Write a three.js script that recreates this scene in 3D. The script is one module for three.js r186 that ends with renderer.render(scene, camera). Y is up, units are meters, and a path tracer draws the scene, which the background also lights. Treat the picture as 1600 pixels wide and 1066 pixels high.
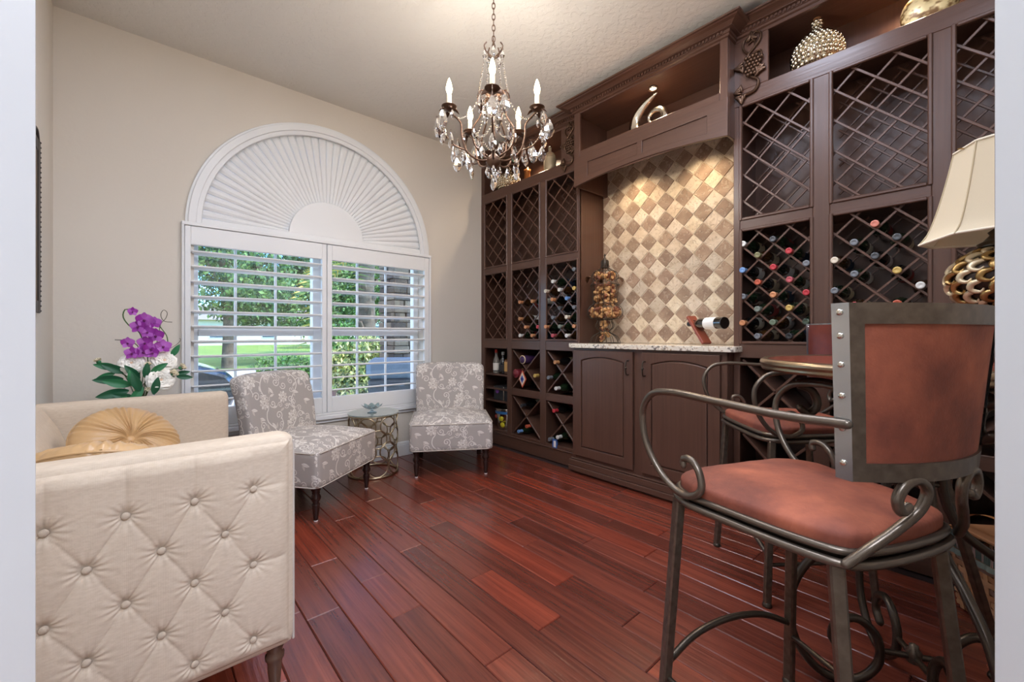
import * as THREE from 'three';
import { mergeGeometries } from 'three/addons/utils/BufferGeometryUtils.js';
import { Sky } from 'three/addons/objects/Sky.js';
import { RectAreaLightUniformsLib } from 'three/addons/lights/RectAreaLightUniformsLib.js';

// ---------------------------------------------------------------- camera, sky, sun, large lights, exposure
const scene = new THREE.Scene();
const EYE = 1.015, YAW = THREE.MathUtils.degToRad(41.5);
const camera = new THREE.PerspectiveCamera(2 * Math.atan(533 / 657) * 180 / Math.PI, 1600 / 1066, 0.05, 400);
camera.position.set(0, EYE, 0);
camera.lookAt(Math.sin(YAW), EYE, -Math.cos(YAW));
camera.setViewOffset(1600, 1066, 0, 10, 1600, 1066);   // lens shifted a little, verticals stay upright

const renderer = new THREE.WebGLRenderer({ antialias: true });
renderer.toneMapping = THREE.LinearToneMapping;
renderer.toneMappingExposure = 1.27;
renderer.shadowMap.enabled = true;
RectAreaLightUniformsLib.init();

const SUN = new THREE.Vector3(0.55, 0.95, 0.62).normalize();
const sky = new Sky();
sky.scale.setScalar(450000);
Object.assign(sky.material.uniforms.sunPosition, { value: SUN.clone() });
sky.material.uniforms.turbidity.value = 3; sky.material.uniforms.rayleigh.value = 0.9;
sky.material.uniforms.mieCoefficient.value = 0.004; sky.material.uniforms.mieDirectionalG.value = 0.8;
scene.add(sky);
scene.backgroundIntensity = 1.15;
const sun = new THREE.DirectionalLight(0xffeccf, 4.8);
sun.position.copy(SUN).multiplyScalar(60).add(new THREE.Vector3(4, 0, -18));
sun.target.position.set(4, 0, -18);
sun.castShadow = true; sun.shadow.mapSize.set(4096, 4096);
Object.assign(sun.shadow.camera, { left: -45, right: 45, top: 45, bottom: -45, near: 1, far: 140 });
scene.add(sun, sun.target);

const CEIL = 2.746, ZB = -3.256, XL = -0.343, XR = 2.80, ZF = 0.60;
function addFillLight(x, z, w, d, power, color = 0xd9e6ff) {
  const l = new THREE.RectAreaLight(color, power, w, d);
  l.position.set(x, CEIL - 0.022, z); l.lookAt(x, 0, z); scene.add(l);
}
// added fill lights, unseen: above the near room and in the hall behind it
const ROOM_FILL = [[0.30, -1.72, 0.34, 0.34, 19], [1.05, -1.0, 0.34, 0.34, 22], [1.92, -0.62, 0.34, 0.34, 20], [1.30, 0.10, 0.34, 0.34, 10], [0.45, -0.52, 0.34, 0.34, 22]];
const HALL_FILL = [[-0.75, 0.35, 0.9, 0.9, 20], [0.45, 1.45, 1.0, 1.0, 21]];
for (const p of [...ROOM_FILL, ...HALL_FILL]) addFillLight(...p);

// ---------------------------------------------------------------- helpers
const V = (x, y, z) => new THREE.Vector3(x, y, z);
let seed = 7;
const rnd = () => { seed = (seed + 0x6d2b79f5) | 0; let t = Math.imul(seed ^ (seed >>> 15), 1 | seed); t = (t + Math.imul(t ^ (t >>> 7), 61 | t)) ^ t; return ((t ^ (t >>> 14)) >>> 0) / 4294967296; };
const rr = (a, b) => a + (b - a) * rnd();
const clamp = (x, a = 0, b = 1) => Math.min(b, Math.max(a, x));
const smooth = (a, b, x) => { const t = clamp((x - a) / (b - a)); return t * t * (3 - 2 * t); };
const hash = (x, y, s) => { let h = Math.imul(x, 374761393) + Math.imul(y, 668265263) + Math.imul(s, 1274126177); h = Math.imul(h ^ (h >>> 13), 1274126177); return ((h ^ (h >>> 16)) >>> 0) / 4294967296; };
function vn(x, y, px, py, s = 1) {              // periodic value noise
  const ix = Math.floor(x), iy = Math.floor(y), fx = x - ix, fy = y - iy, m = (a, p) => ((a % p) + p) % p;
  const a = hash(m(ix, px), m(iy, py), s), b = hash(m(ix + 1, px), m(iy, py), s), c = hash(m(ix, px), m(iy + 1, py), s), d = hash(m(ix + 1, px), m(iy + 1, py), s);
  const ux = fx * fx * (3 - 2 * fx), uy = fy * fy * (3 - 2 * fy);
  return (a + (b - a) * ux) * (1 - uy) + (c + (d - c) * ux) * uy;
}
function fbm(u, v, px, py, o = 4, s = 1) { let t = 0, a = 0.5, n = 0; for (let i = 0; i < o; i++) { t += a * vn(u * px, v * py, px, py, s + i * 17); n += a; a *= 0.5; px *= 2; py *= 2; } return t / n; }
function dataTex(w, h, fn, srgb = true) {
  const d = new Uint8Array(w * h * 4);
  for (let y = 0; y < h; y++) for (let x = 0; x < w; x++) {
    const c = fn((x + 0.5) / w, (y + 0.5) / h), i = (y * w + x) * 4;
    for (let k = 0; k < 3; k++) d[i + k] = clamp(Array.isArray(c) ? c[k] : c) * 255;
    d[i + 3] = 255;
  }
  const t = new THREE.DataTexture(d, w, h);
  t.wrapS = t.wrapT = THREE.RepeatWrapping; t.magFilter = THREE.LinearFilter; t.minFilter = THREE.LinearMipmapLinearFilter; t.generateMipmaps = true;
  if (srgb) t.colorSpace = THREE.SRGBColorSpace;
  t.needsUpdate = true; return t;
}
function per(t, w, h) { t.repeat.set(1 / w, 1 / h); return t; }     // uv in metres: the texture covers w x h metres
const mixc = (a, b, t) => [0, 1, 2].map(i => a[i] + (b[i] - a[i]) * t);
const rgb = (r, g, b) => [r / 255, g / 255, b / 255];
const mat = (o) => new THREE.MeshStandardMaterial(o);
const phys = (o) => new THREE.MeshPhysicalMaterial(o);

const used = new Map();
function numbered(n) { const k = used.get(n) ?? 0; used.set(n, k + 1); return k ? n + '_' + String(k).padStart(3, '0') : n; }
function sh(o) { o.castShadow = o.receiveShadow = true; return o; }
function thing(name, label, category, pos = [0, 0, 0], ry = 0, group) {
  const o = new THREE.Group(); o.name = numbered(name); o.position.set(...pos); o.rotation.y = ry;
  o.userData = { label, category }; if (group) o.userData.group = group;
  scene.add(o); return o;
}
function part(name, geo, m, parent, label) {
  const o = sh(new THREE.Mesh(Array.isArray(geo) ? merge(geo) : geo, m)); o.name = name;
  if (label) o.userData.label = label;
  parent.add(o); return o;
}
function single(name, label, category, geo, m, group) { const o = part(numbered(name), geo, m, scene, label); o.userData.category = category; if (group) o.userData.group = group; return o; }
function struct(name, geo, m, label) { const o = part(numbered(name), geo, m, scene, label); o.userData.kind = 'structure'; return o; }
function merge(list) {
  return mergeGeometries(list.map(g => {
    g = g.index ? g.toNonIndexed() : g;
    for (const k of Object.keys(g.attributes)) if (!['position', 'normal', 'uv'].includes(k)) g.deleteAttribute(k);
    if (!g.attributes.normal) g.computeVertexNormals();
    if (!g.attributes.uv) g.setAttribute('uv', new THREE.BufferAttribute(new Float32Array(g.attributes.position.count * 2), 2));
    return g;
  }));
}
function uvBox(g, grain = 'y', ou = 0, ov = 0) {        // uv in metres, v along the grain
  g = g.index ? g.toNonIndexed() : g;
  const p = g.attributes.position, n = g.attributes.normal, uv = new Float32Array(p.count * 2), A = 'xyz';
  for (let i = 0; i < p.count; i++) {
    const N = [Math.abs(n.getX(i)), Math.abs(n.getY(i)), Math.abs(n.getZ(i))], k = N.indexOf(Math.max(...N)), P = [p.getX(i), p.getY(i), p.getZ(i)];
    const rest = [0, 1, 2].filter(a => a !== k), gi = A.indexOf(grain), v = rest.includes(gi) ? gi : rest[1], u = rest.find(a => a !== v);
    uv[2 * i] = P[u] + ou; uv[2 * i + 1] = P[v] + ov;
  }
  g.setAttribute('uv', new THREE.BufferAttribute(uv, 2)); return g;
}
function cbox(x0, x1, y0, y1, z0, z1, b = 0.003, grain) {   // chamfered box between two corners
  if (x1 < x0) [x0, x1] = [x1, x0]; if (y1 < y0) [y0, y1] = [y1, y0]; if (z1 < z0) [z0, z1] = [z1, z0];
  b = Math.min(b, (x1 - x0) / 2.5, (y1 - y0) / 2.5, (z1 - z0) / 2.5);
  const lo = [x0, y0, z0], hi = [x1, y1, z1], pos = [], nor = [];
  const pt = (s, k) => [0, 1, 2].map(a => { const e = s[a] > 0 ? hi[a] : lo[a]; return a === k ? e : e - s[a] * b; });
  const tri = (a, b2, c, n) => { const u = V(...b2).sub(V(...a)), w = V(...c).sub(V(...a)); if (u.cross(w).dot(V(...n)) < 0) [b2, c] = [c, b2]; const q = V(...n).normalize(); for (const v of [a, b2, c]) { pos.push(...v); nor.push(q.x, q.y, q.z); } };
  for (let k = 0; k < 3; k++) for (const s of [-1, 1]) {
    const i = (k + 1) % 3, j = (k + 2) % 3, c = (si, sj) => { const S = []; S[k] = s; S[i] = si; S[j] = sj; return pt(S, k); }, n = [0, 0, 0]; n[k] = s;
    tri(c(-1, -1), c(1, -1), c(1, 1), n); tri(c(-1, -1), c(1, 1), c(-1, 1), n);
    for (const t of [-1, 1]) {                                       // edge between faces k and i, along j
      const e = (sj, f) => { const S = []; S[k] = s; S[i] = t; S[j] = sj; return pt(S, f); }, m = [0, 0, 0]; m[k] = s; m[i] = t;
      tri(e(-1, k), e(1, k), e(1, i), m); tri(e(-1, k), e(1, i), e(-1, i), m);
    }
  }
  for (const a of [-1, 1]) for (const c of [-1, 1]) for (const d of [-1, 1]) tri(pt([a, c, d], 0), pt([a, c, d], 1), pt([a, c, d], 2), [a, c, d]);
  const g = new THREE.BufferGeometry();
  g.setAttribute('position', new THREE.Float32BufferAttribute(pos, 3)); g.setAttribute('normal', new THREE.Float32BufferAttribute(nor, 3));
  if (!grain) { const L = [x1 - x0, y1 - y0, z1 - z0]; grain = 'xyz'[L.indexOf(Math.max(...L))]; }
  return uvBox(g, grain, hash(Math.round(x0 * 500), Math.round(y0 * 500), Math.round(z0 * 500)) * 3, hash(Math.round(z0 * 700), Math.round(x1 * 500), 5) * 3);
}
function pbox(x0, x1, y0, y1, z0, z1) { const g = new THREE.BoxGeometry(Math.abs(x1 - x0), Math.abs(y1 - y0), Math.abs(z1 - z0)); g.translate((x0 + x1) / 2, (y0 + y1) / 2, (z0 + z1) / 2); return uvBox(g, 'y'); }
function tube(pts, r, n = 32, k = 8, closed = false) {
  const c = new THREE.CatmullRomCurve3(pts.map(p => p.isVector3 ? p : V(...p)), closed, 'centripetal');
  const g = new THREE.TubeGeometry(c, n, r, k, closed), list = [g];
  if (!closed) for (const t of [0, 1]) { const s = new THREE.SphereGeometry(r, k, 5); s.translate(...c.getPoint(t).toArray()); list.push(s); }
  return merge(list);
}
function bar(a, b, w, d = w, round = false) {      // straight bar between two points
  a = a.isVector3 ? a : V(...a); b = b.isVector3 ? b : V(...b);
  const L = a.distanceTo(b), g = round ? new THREE.CylinderGeometry(w / 2, w / 2, L, 10) : cbox(-w / 2, w / 2, -L / 2, L / 2, -d / 2, d / 2, Math.min(w, d) * 0.15, 'y');
  g.applyQuaternion(new THREE.Quaternion().setFromUnitVectors(V(0, 1, 0), b.clone().sub(a).normalize()));
  g.translate((a.x + b.x) / 2, (a.y + b.y) / 2, (a.z + b.z) / 2); return g;
}
const lathe = (prof, seg = 24) => new THREE.LatheGeometry(prof.map(p => new THREE.Vector2(Math.max(p[0], 0.00001), p[1])), seg);
function ball(x, y, z, r, k = 10, sx = 1, sy = 1, sz = 1) { const g = new THREE.SphereGeometry(r, k, Math.max(5, k * 0.7 | 0)); g.scale(sx, sy, sz); g.translate(x, y, z); return g; }
function softBox(w, h, d, r, n, deform) {           // rounded box, subdivided, then shaped; uv in metres of the flat box
  const g = new THREE.BoxGeometry(w, h, d, ...n), p = g.attributes.position, uv = g.attributes.uv, N = g.attributes.normal;
  const P = V(0, 0, 0), Q = V(0, 0, 0), lim = V(w / 2 - r, h / 2 - r, d / 2 - r);
  for (let i = 0; i < p.count; i++) {
    P.fromBufferAttribute(p, i);
    const nx = Math.abs(N.getX(i)), ny = Math.abs(N.getY(i));
    uv.setXY(i, nx > 0.5 ? P.z : P.x, ny > 0.5 ? P.z + h / 2 : P.y);
    Q.set(clamp(P.x, -lim.x, lim.x), clamp(P.y, -lim.y, lim.y), clamp(P.z, -lim.z, lim.z));
    P.sub(Q); const L = P.length(); if (L > 1e-6) P.multiplyScalar(r / Math.max(L, 1e-6));
    P.add(Q); if (deform) deform(P, w, h, d);
    p.setXYZ(i, P.x, P.y, P.z);
  }
  // weld for smooth normals
  g.computeVertexNormals();
  const acc = new Map(), key = i => [p.getX(i), p.getY(i), p.getZ(i)].map(x => Math.round(x * 1e5)).join();
  for (let i = 0; i < p.count; i++) { const k = key(i), a = acc.get(k) ?? V(0, 0, 0); a.add(V(0, 0, 0).fromBufferAttribute(g.attributes.normal, i)); acc.set(k, a); }
  for (let i = 0; i < p.count; i++) { const a = acc.get(key(i)).clone().normalize(); g.attributes.normal.setXYZ(i, a.x, a.y, a.z); }
  return g;
}
function grid(nu, nv, f, uvf) {                     // surface from f(u,v) -> Vector3, u,v in 0..1
  const g = new THREE.PlaneGeometry(1, 1, nu, nv), p = g.attributes.position, uv = g.attributes.uv;
  for (let i = 0; i < p.count; i++) { const u = uv.getX(i), v = uv.getY(i), q = f(u, v); p.setXYZ(i, q.x, q.y, q.z); if (uvf) uv.setXY(i, ...uvf(u, v)); }
  g.computeVertexNormals(); return g;
}
const turn = (g, rx = 0, ry = 0, rz = 0) => g.applyMatrix4(new THREE.Matrix4().makeRotationFromEuler(new THREE.Euler(rx, ry, rz)));
const move = (g, x, y, z) => { g.translate(x, y, z); return g; };

// ---------------------------------------------------------------- materials
const T = {};
T.wood = per(dataTex(256, 512, (u, v) => { const w = fbm(u, v, 3, 2, 3, 3) * 0.5, g = fbm(u + w * 0.05, v, 48, 3, 4, 5), p = fbm(u, v, 96, 8, 2, 9); return mixc(rgb(92, 66, 54), rgb(128, 94, 77), clamp(0.15 + 0.5 * g + 0.35 * w + 0.15 * (p - 0.5))); }), 0.5, 1.1);
T.woodBump = per(dataTex(256, 512, (u, v) => fbm(u, v, 64, 5, 3, 21), false), 0.5, 1.1);
T.plank = per(dataTex(512, 1024, (u, v) => {
  const w = fbm(u, v, 4, 3, 4, 31), g = fbm(u + 0.06 * w, v + 0.02 * w, 40, 4, 5, 33), blot = fbm(u, v, 9, 5, 4, 37), fine = fbm(u, v, 160, 24, 2, 39), knot = smooth(0.69, 0.8, fbm(u, v, 7, 4, 3, 41));
  let c = mixc(rgb(112, 52, 40), rgb(178, 92, 68), clamp(0.05 + 0.85 * g + 0.5 * (blot - 0.5)));
  c = mixc(c, rgb(84, 38, 32), clamp(smooth(0.5, 0.8, blot) * 0.34 + (fine > 0.66 ? 0.18 : 0)));
  return mixc(c, rgb(64, 28, 24), knot * 0.2);
}), 0.5, 2.2);
T.plankBump = per(dataTex(512, 512, (u, v) => 0.55 * fbm(u, v, 5, 5, 3, 51) + 0.3 * fbm(u, v, 60, 8, 3, 53) + 0.15 * (fbm(u, v, 8, 80, 2, 57)), false), 0.5, 1.1);
T.plaster = per(dataTex(512, 512, (u, v) => 0.6 * fbm(u, v, 60, 60, 3, 61) + 0.4 * fbm(u, v, 9, 9, 3, 63), false), 0.9, 0.9);
T.knock = per(dataTex(512, 512, (u, v) => { const a = fbm(u, v, 26, 26, 3, 71); return smooth(0.42, 0.6, a) * 0.8 + 0.2 * fbm(u, v, 80, 80, 2, 73); }, false), 0.6, 0.6);
T.linen = per(dataTex(256, 256, (u, v) => { const t = 0.5 + 0.25 * Math.sin(u * 2 * Math.PI * 64) + 0.25 * Math.sin(v * 2 * Math.PI * 64); return t * 0.6 + 0.4 * fbm(u, v, 24, 24, 3, 81); }, false), 0.10, 0.10);
T.linenCol = per(dataTex(256, 256, (u, v) => mixc(rgb(196, 178, 156), rgb(212, 196, 176), fbm(u, v, 30, 90, 3, 83))), 0.3, 0.3);
T.suede = per(dataTex(512, 512, (u, v) => { const a = fbm(u, v, 5, 5, 5, 91), b = fbm(u, v, 40, 40, 3, 93); return mixc(rgb(112, 60, 46), rgb(176, 104, 76), clamp(a * 1.35 - 0.2 + 0.2 * (b - 0.5))); }), 0.42, 0.42);
T.suedeBump = per(dataTex(256, 256, (u, v) => 0.5 * fbm(u, v, 60, 60, 3, 95) + 0.5 * fbm(u, v, 8, 8, 3, 96), false), 0.2, 0.2);
const trav = (s, lo, hi, pit) => per(dataTex(256, 256, (u, v) => { const a = fbm(u, v, 5, 6, 5, s), b = fbm(u, v, 34, 34, 3, s + 2), h = smooth(0.62, 0.7, fbm(u, v, 22, 20, 3, s + 5)); return mixc(mixc(lo, hi, clamp(a * 1.3 - 0.15 + 0.25 * (b - 0.5))), pit, h * 0.45); }), 0.27, 0.27);
T.travL = trav(101, rgb(196, 174, 148), rgb(224, 208, 186), rgb(170, 146, 120));
T.travD = trav(131, rgb(134, 108, 88), rgb(174, 148, 124), rgb(206, 188, 166));
T.travBump = per(dataTex(256, 256, (u, v) => 1 - 0.8 * smooth(0.62, 0.7, fbm(u, v, 22, 20, 3, 136)) - 0.2 * fbm(u, v, 50, 50, 2, 138), false), 0.27, 0.27);
T.granite = per(dataTex(256, 256, (u, v) => { const a = fbm(u, v, 7, 7, 4, 141), b = fbm(u, v, 50, 50, 3, 143); let c = mixc(rgb(214, 200, 178), rgb(236, 228, 212), a); c = mixc(c, rgb(150, 120, 92), smooth(0.6, 0.72, b) * 0.7); return mixc(c, rgb(66, 56, 52), smooth(0.64, 0.72, fbm(u, v, 22, 22, 4, 147)) * 0.55); }), 0.45, 0.45);
T.iron = per(dataTex(256, 256, (u, v) => { const a = fbm(u, v, 14, 14, 4, 151); return mixc(rgb(104, 96, 88), rgb(150, 140, 128), a); }), 0.2, 0.2);
T.tableTop = per(dataTex(256, 256, (u, v) => mixc(rgb(92, 40, 30), rgb(140, 66, 48), fbm(u, v, 12, 12, 4, 155))), 0.4, 0.4);

// damask upholstery: pale scrolling vines and blossoms woven on a taupe ground
function damask() {
  const S = 1024, c = document.createElement('canvas'); c.width = c.height = S; const g = c.getContext('2d');
  g.fillStyle = 'rgb(173,165,159)'; g.fillRect(0, 0, S, S);
  const pale = 'rgb(226,220,213)', mid = 'rgb(208,200,192)';
  const wrap = f => { for (const dx of [-S, 0, S]) for (const dy of [-S, 0, S]) { g.save(); g.translate(dx, dy); f(); g.restore(); } };
  const scroll = (x, y, r, a, dir, w) => { g.strokeStyle = pale; g.lineWidth = w; g.lineCap = 'round'; g.beginPath(); for (let t = 0; t <= 1; t += 0.02) { const R = r * (1 - 0.86 * t), A = a + dir * t * 8.5; const X = x + R * Math.cos(A), Y = y + R * Math.sin(A); t ? g.lineTo(X, Y) : g.moveTo(X, Y); } g.stroke(); };
  const leaf = (x, y, a, L, W, col = pale) => { g.save(); g.translate(x, y); g.rotate(a); g.fillStyle = col; g.beginPath(); g.moveTo(0, 0); g.quadraticCurveTo(L * 0.4, -W, L, 0); g.quadraticCurveTo(L * 0.5, W * 0.8, 0, 0); g.fill(); g.strokeStyle = 'rgb(176,166,157)'; g.lineWidth = 3; g.beginPath(); g.moveTo(L * 0.12, 0); g.lineTo(L * 0.85, 0); g.stroke(); g.restore(); };
  const flower = (x, y, r) => {
    for (let k = 0; k < 9; k++) { const a = k / 9 * 6.283 + 0.2; g.fillStyle = k % 2 ? pale : mid; g.beginPath(); g.ellipse(x + 0.62 * r * Math.cos(a), y + 0.62 * r * Math.sin(a), r * 0.40, r * 0.25, a, 0, 7); g.fill(); g.strokeStyle = 'rgb(170,160,151)'; g.lineWidth = 4; g.stroke(); }
    for (let k = 0; k < 6; k++) { const a = k / 6 * 6.283; g.fillStyle = pale; g.beginPath(); g.ellipse(x + 0.28 * r * Math.cos(a), y + 0.28 * r * Math.sin(a), r * 0.26, r * 0.16, a, 0, 7); g.fill(); g.stroke(); }
    g.fillStyle = 'rgb(182,172,163)'; g.beginPath(); g.arc(x, y, r * 0.16, 0, 7); g.fill();
  };
  const vine = (pts, w) => { g.strokeStyle = pale; g.lineWidth = w; g.lineCap = 'round'; g.beginPath(); g.moveTo(pts[0], pts[1]); for (let i = 2; i < pts.length; i += 6) g.bezierCurveTo(...pts.slice(i, i + 6)); g.stroke(); };
  wrap(() => {
    vine([200, 1024, 120, 860, 380, 800, 330, 640, 280, 500, 90, 520, 130, 360, 170, 220, 340, 200, 200, 0], 15);
    vine([720, 1024, 860, 900, 600, 780, 690, 620, 780, 470, 930, 500, 890, 330, 850, 180, 640, 190, 720, 0], 15);
    vine([330, 640, 430, 560, 520, 660, 500, 760], 12); vine([690, 620, 600, 540, 500, 600, 480, 470], 12);
    vine([130, 360, 20, 330, -40, 420, -60, 480], 12); vine([890, 330, 1000, 300, 1040, 200, 980, 120], 12);
    scroll(560, 790, 70, 3.3, 1, 13); scroll(430, 420, 66, 0.4, -1, 13); scroll(-20, 520, 64, 2, 1, 13); scroll(940, 80, 64, 1, -1, 13); scroll(330, 130, 58, 2.4, 1, 12); scroll(610, 170, 58, 0, -1, 12); scroll(180, 900, 54, 0, 1, 12); scroll(850, 930, 56, 3, -1, 12); scroll(980, 640, 60, 0, 1, 12); scroll(80, 700, 56, 3, -1, 12);
    for (const [x, y, a, L] of [[300, 560, -0.5, 130], [180, 300, 2.6, 120], [230, 800, 0.3, 120], [380, 720, -1.3, 110], [760, 540, 0.4, 130], [870, 250, -2.3, 120], [640, 820, -0.2, 120], [820, 700, 0.9, 120], [520, 330, 1.2, 110], [60, 190, 0.5, 110], [420, 950, 0.2, 120], [960, 430, 1.6, 110], [560, 60, 0.4, 110], [700, 380, 2.4, 110]]) { leaf(x, y, a, L, 46); leaf(x + 10, y + 6, a + 0.9, L * 0.7, 34, mid); }
    for (let k = 0; k < 26; k++) { const x = hash(k, 3, 7) * S, y = hash(k, 5, 9) * S, a = hash(k, 8, 2) * 6.28; leaf(x, y, a, 95, 34, k % 2 ? pale : mid); scroll(x - 60 * Math.cos(a), y - 60 * Math.sin(a), 46, a, k % 2 ? 1 : -1, 9); }
    flower(512, 560, 110); flower(180, 130, 92); flower(840, 470, 96); flower(40, 860, 88); flower(690, 900, 92); flower(330, 330, 70);
  });
  const t = new THREE.CanvasTexture(c); t.wrapS = t.wrapT = THREE.RepeatWrapping; t.colorSpace = THREE.SRGBColorSpace; return per(t, 0.44, 0.44);
}
T.damask = damask();

const M = {
  wall: mat({ color: new THREE.Color().setRGB(0.70, 0.645, 0.565), roughness: 0.9, bumpMap: T.plaster, bumpScale: 0.0008 }),
  ceiling: mat({ color: new THREE.Color().setRGB(0.70, 0.675, 0.625), roughness: 0.95, bumpMap: T.knock, bumpScale: 0.0013 }),
  white: mat({ color: 0xe9eaea, roughness: 0.4 }),
  gloss: mat({ color: 0xc6c6c4, roughness: 0.22 }),
  hall: mat({ color: 0xd8d2c8, roughness: 0.9 }),
  wood: mat({ color: new THREE.Color().setRGB(0.61, 0.565, 0.555), map: T.wood, roughness: 0.31, bumpMap: T.woodBump, bumpScale: 0.0004 }),
  woodLit: mat({ color: new THREE.Color().setRGB(0.68, 0.62, 0.60), map: T.wood, roughness: 0.32 }),  // lighter copy of the wood: light on the lattice put into the tint
  granite: phys({ map: T.granite, roughness: 0.18, clearcoat: 0.3 }),
  grout: mat({ color: 0xd8c8ae, roughness: 0.9, bumpMap: T.plaster, bumpScale: 0.001 }),
  linen: mat({ map: T.linenCol, roughness: 0.85, bumpMap: T.linen, bumpScale: 0.0004 }),
  damask: mat({ map: T.damask, roughness: 0.75, bumpMap: T.damask, bumpScale: 0.0012 }),
  piping: mat({ color: 0xbfb6ac, roughness: 0.8 }),
  darkLeg: mat({ color: 0x2e1c18, roughness: 0.2 }),
  walnutLeg: mat({ color: 0x5a4336, roughness: 0.25 }),
  satin: phys({ color: 0xbd986a, roughness: 0.34, sheen: 0.6, sheenColor: new THREE.Color(0xf3dcb0), sheenRoughness: 0.3 }),
  suede: mat({ color: new THREE.Color().setRGB(0.88, 0.76, 0.70), map: T.suede, roughness: 0.72, bumpMap: T.suedeBump, bumpScale: 0.0012 }),
  leather: mat({ color: 0x9c6c68, map: T.suede, roughness: 0.4, bumpMap: T.suedeBump, bumpScale: 0.0006 }),
  iron: mat({ color: 0xd6cfc6, map: T.iron, roughness: 0.3, metalness: 0.72 }),
  ironDark: mat({ color: 0x9c958d, map: T.iron, roughness: 0.3, metalness: 0.72 }),
  edge: mat({ color: 0xb4b8ba, roughness: 0.2, metalness: 0.85 }),  // metal lightened: the window reflection is put into the colour
  bronze: mat({ color: 0x5e4636, roughness: 0.35, metalness: 0.75 }),
  champagne: mat({ color: 0xb9a98c, roughness: 0.28, metalness: 1 }),
  silver: mat({ color: 0xd9d2c4, roughness: 0.14, metalness: 1 }),
  gold: mat({ color: 0xa98a58, roughness: 0.3, metalness: 0.9 }),
  black: mat({ color: 0x141313, roughness: 0.35 }),
  crystal: phys({ color: 0xffffff, roughness: 0.02, transmission: 1, thickness: 0.01, ior: 1.54 }),
  glass: phys({ color: 0xffffff, roughness: 0.01, transmission: 1, thickness: 0, ior: 1.5 }),
  glassTop: phys({ color: 0xdfeae6, roughness: 0.03, transmission: 0.75, thickness: 0.006, ior: 1.5, metalness: 0 }),
  bulb: mat({ color: 0xfff2d8, emissive: 0xffe2b0, emissiveIntensity: 14, roughness: 0.3 }),
  puck: mat({ color: 0xfff4e0, emissive: 0xffe0b0, emissiveIntensity: 8 }),
  panel: mat({ color: 0xffffff, emissive: 0xf1f5ff, emissiveIntensity: 2.5 }),  // glowing face of the added fill lights
  candle: mat({ color: 0xe9d9b4, roughness: 0.6 }),
  cork: mat({ color: 0xa06e48, roughness: 0.8 }),
  corkLight: mat({ color: 0xc0935f, roughness: 0.8 }),
  corkRed: mat({ color: 0x7c4a32, roughness: 0.8 }),
};

// ---------------------------------------------------------------- room shell
// floor: planks run away from the camera, parallel to the cabinet wall
{
  const slab = struct('floor', pbox(-2.75, 2.95, -0.16, -0.006, ZB - 0.15, 3.0), mat({ color: 0x2a1712, roughness: 0.8 }), 'hand-scraped reddish-brown hardwood plank floor');
  const tones = [[1.0, 0.98, 0.96], [0.82, 0.80, 0.80], [1.2, 1.10, 1.02], [0.62, 0.62, 0.66], [1.10, 0.92, 0.84], [0.9, 0.92, 0.94]];
  const mats = tones.map(t => phys({ color: new THREE.Color().setRGB(...t.map(x => x * 0.74)), map: T.plank, roughness: 0.26, bumpMap: T.plankBump, bumpScale: 0.0022, clearcoat: 0.45, clearcoatRoughness: 0.24 }));
  const ends = { 8: [-1.60, -0.55], 9: [-1.96, -0.95], 10: [-2.6, -1.70, -1.41], 11: [-2.35, -1.02, -0.2], 12: [-1.815, -0.62], 13: [-2.5, -1.42, -1.02], 14: [-1.95, -0.68], 15: [-2.25, -1.155, -0.842], 16: [-2.75, -1.474, -0.3], 17: [-1.711, -0.9], 18: [-2.2, -1.3, -0.15], 19: [-2.65, -1.037], 20: [-1.358, -0.5], 21: [-2.3, -1.1], 22: [-1.8, -0.7] };
  const W = 0.1163;
  for (let i = 0; i < 25; i++) {
    const x0 = -0.488 + i * W, x1 = x0 + W; if (x0 > 2.5) continue;
    const e = ends[i] ? [...ends[i]] : [rr(-2.8, -2.2), rr(-1.9, -1.2), rr(-0.8, -0.2)];
    const far = ZB, near = ZF + 0.1, cuts = [far, ...e, ...(ends[i] ? [0.35] : []), near];
    for (let k = 0; k + 1 < cuts.length; k++) {
      if (cuts[k + 1] - cuts[k] < 0.03) continue;
      part('plank', cbox(x0 + 0.0009, x1 - 0.0009, -0.016, 0, cuts[k] + 0.0009, cuts[k + 1] - 0.0009, 0.0028, 'z'), mats[Math.floor(rnd() * 6)], slab);
    }
  }
}
const CX = 1.05, WY0 = 0.43, SPR = 1.70, WR = 0.80;
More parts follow.
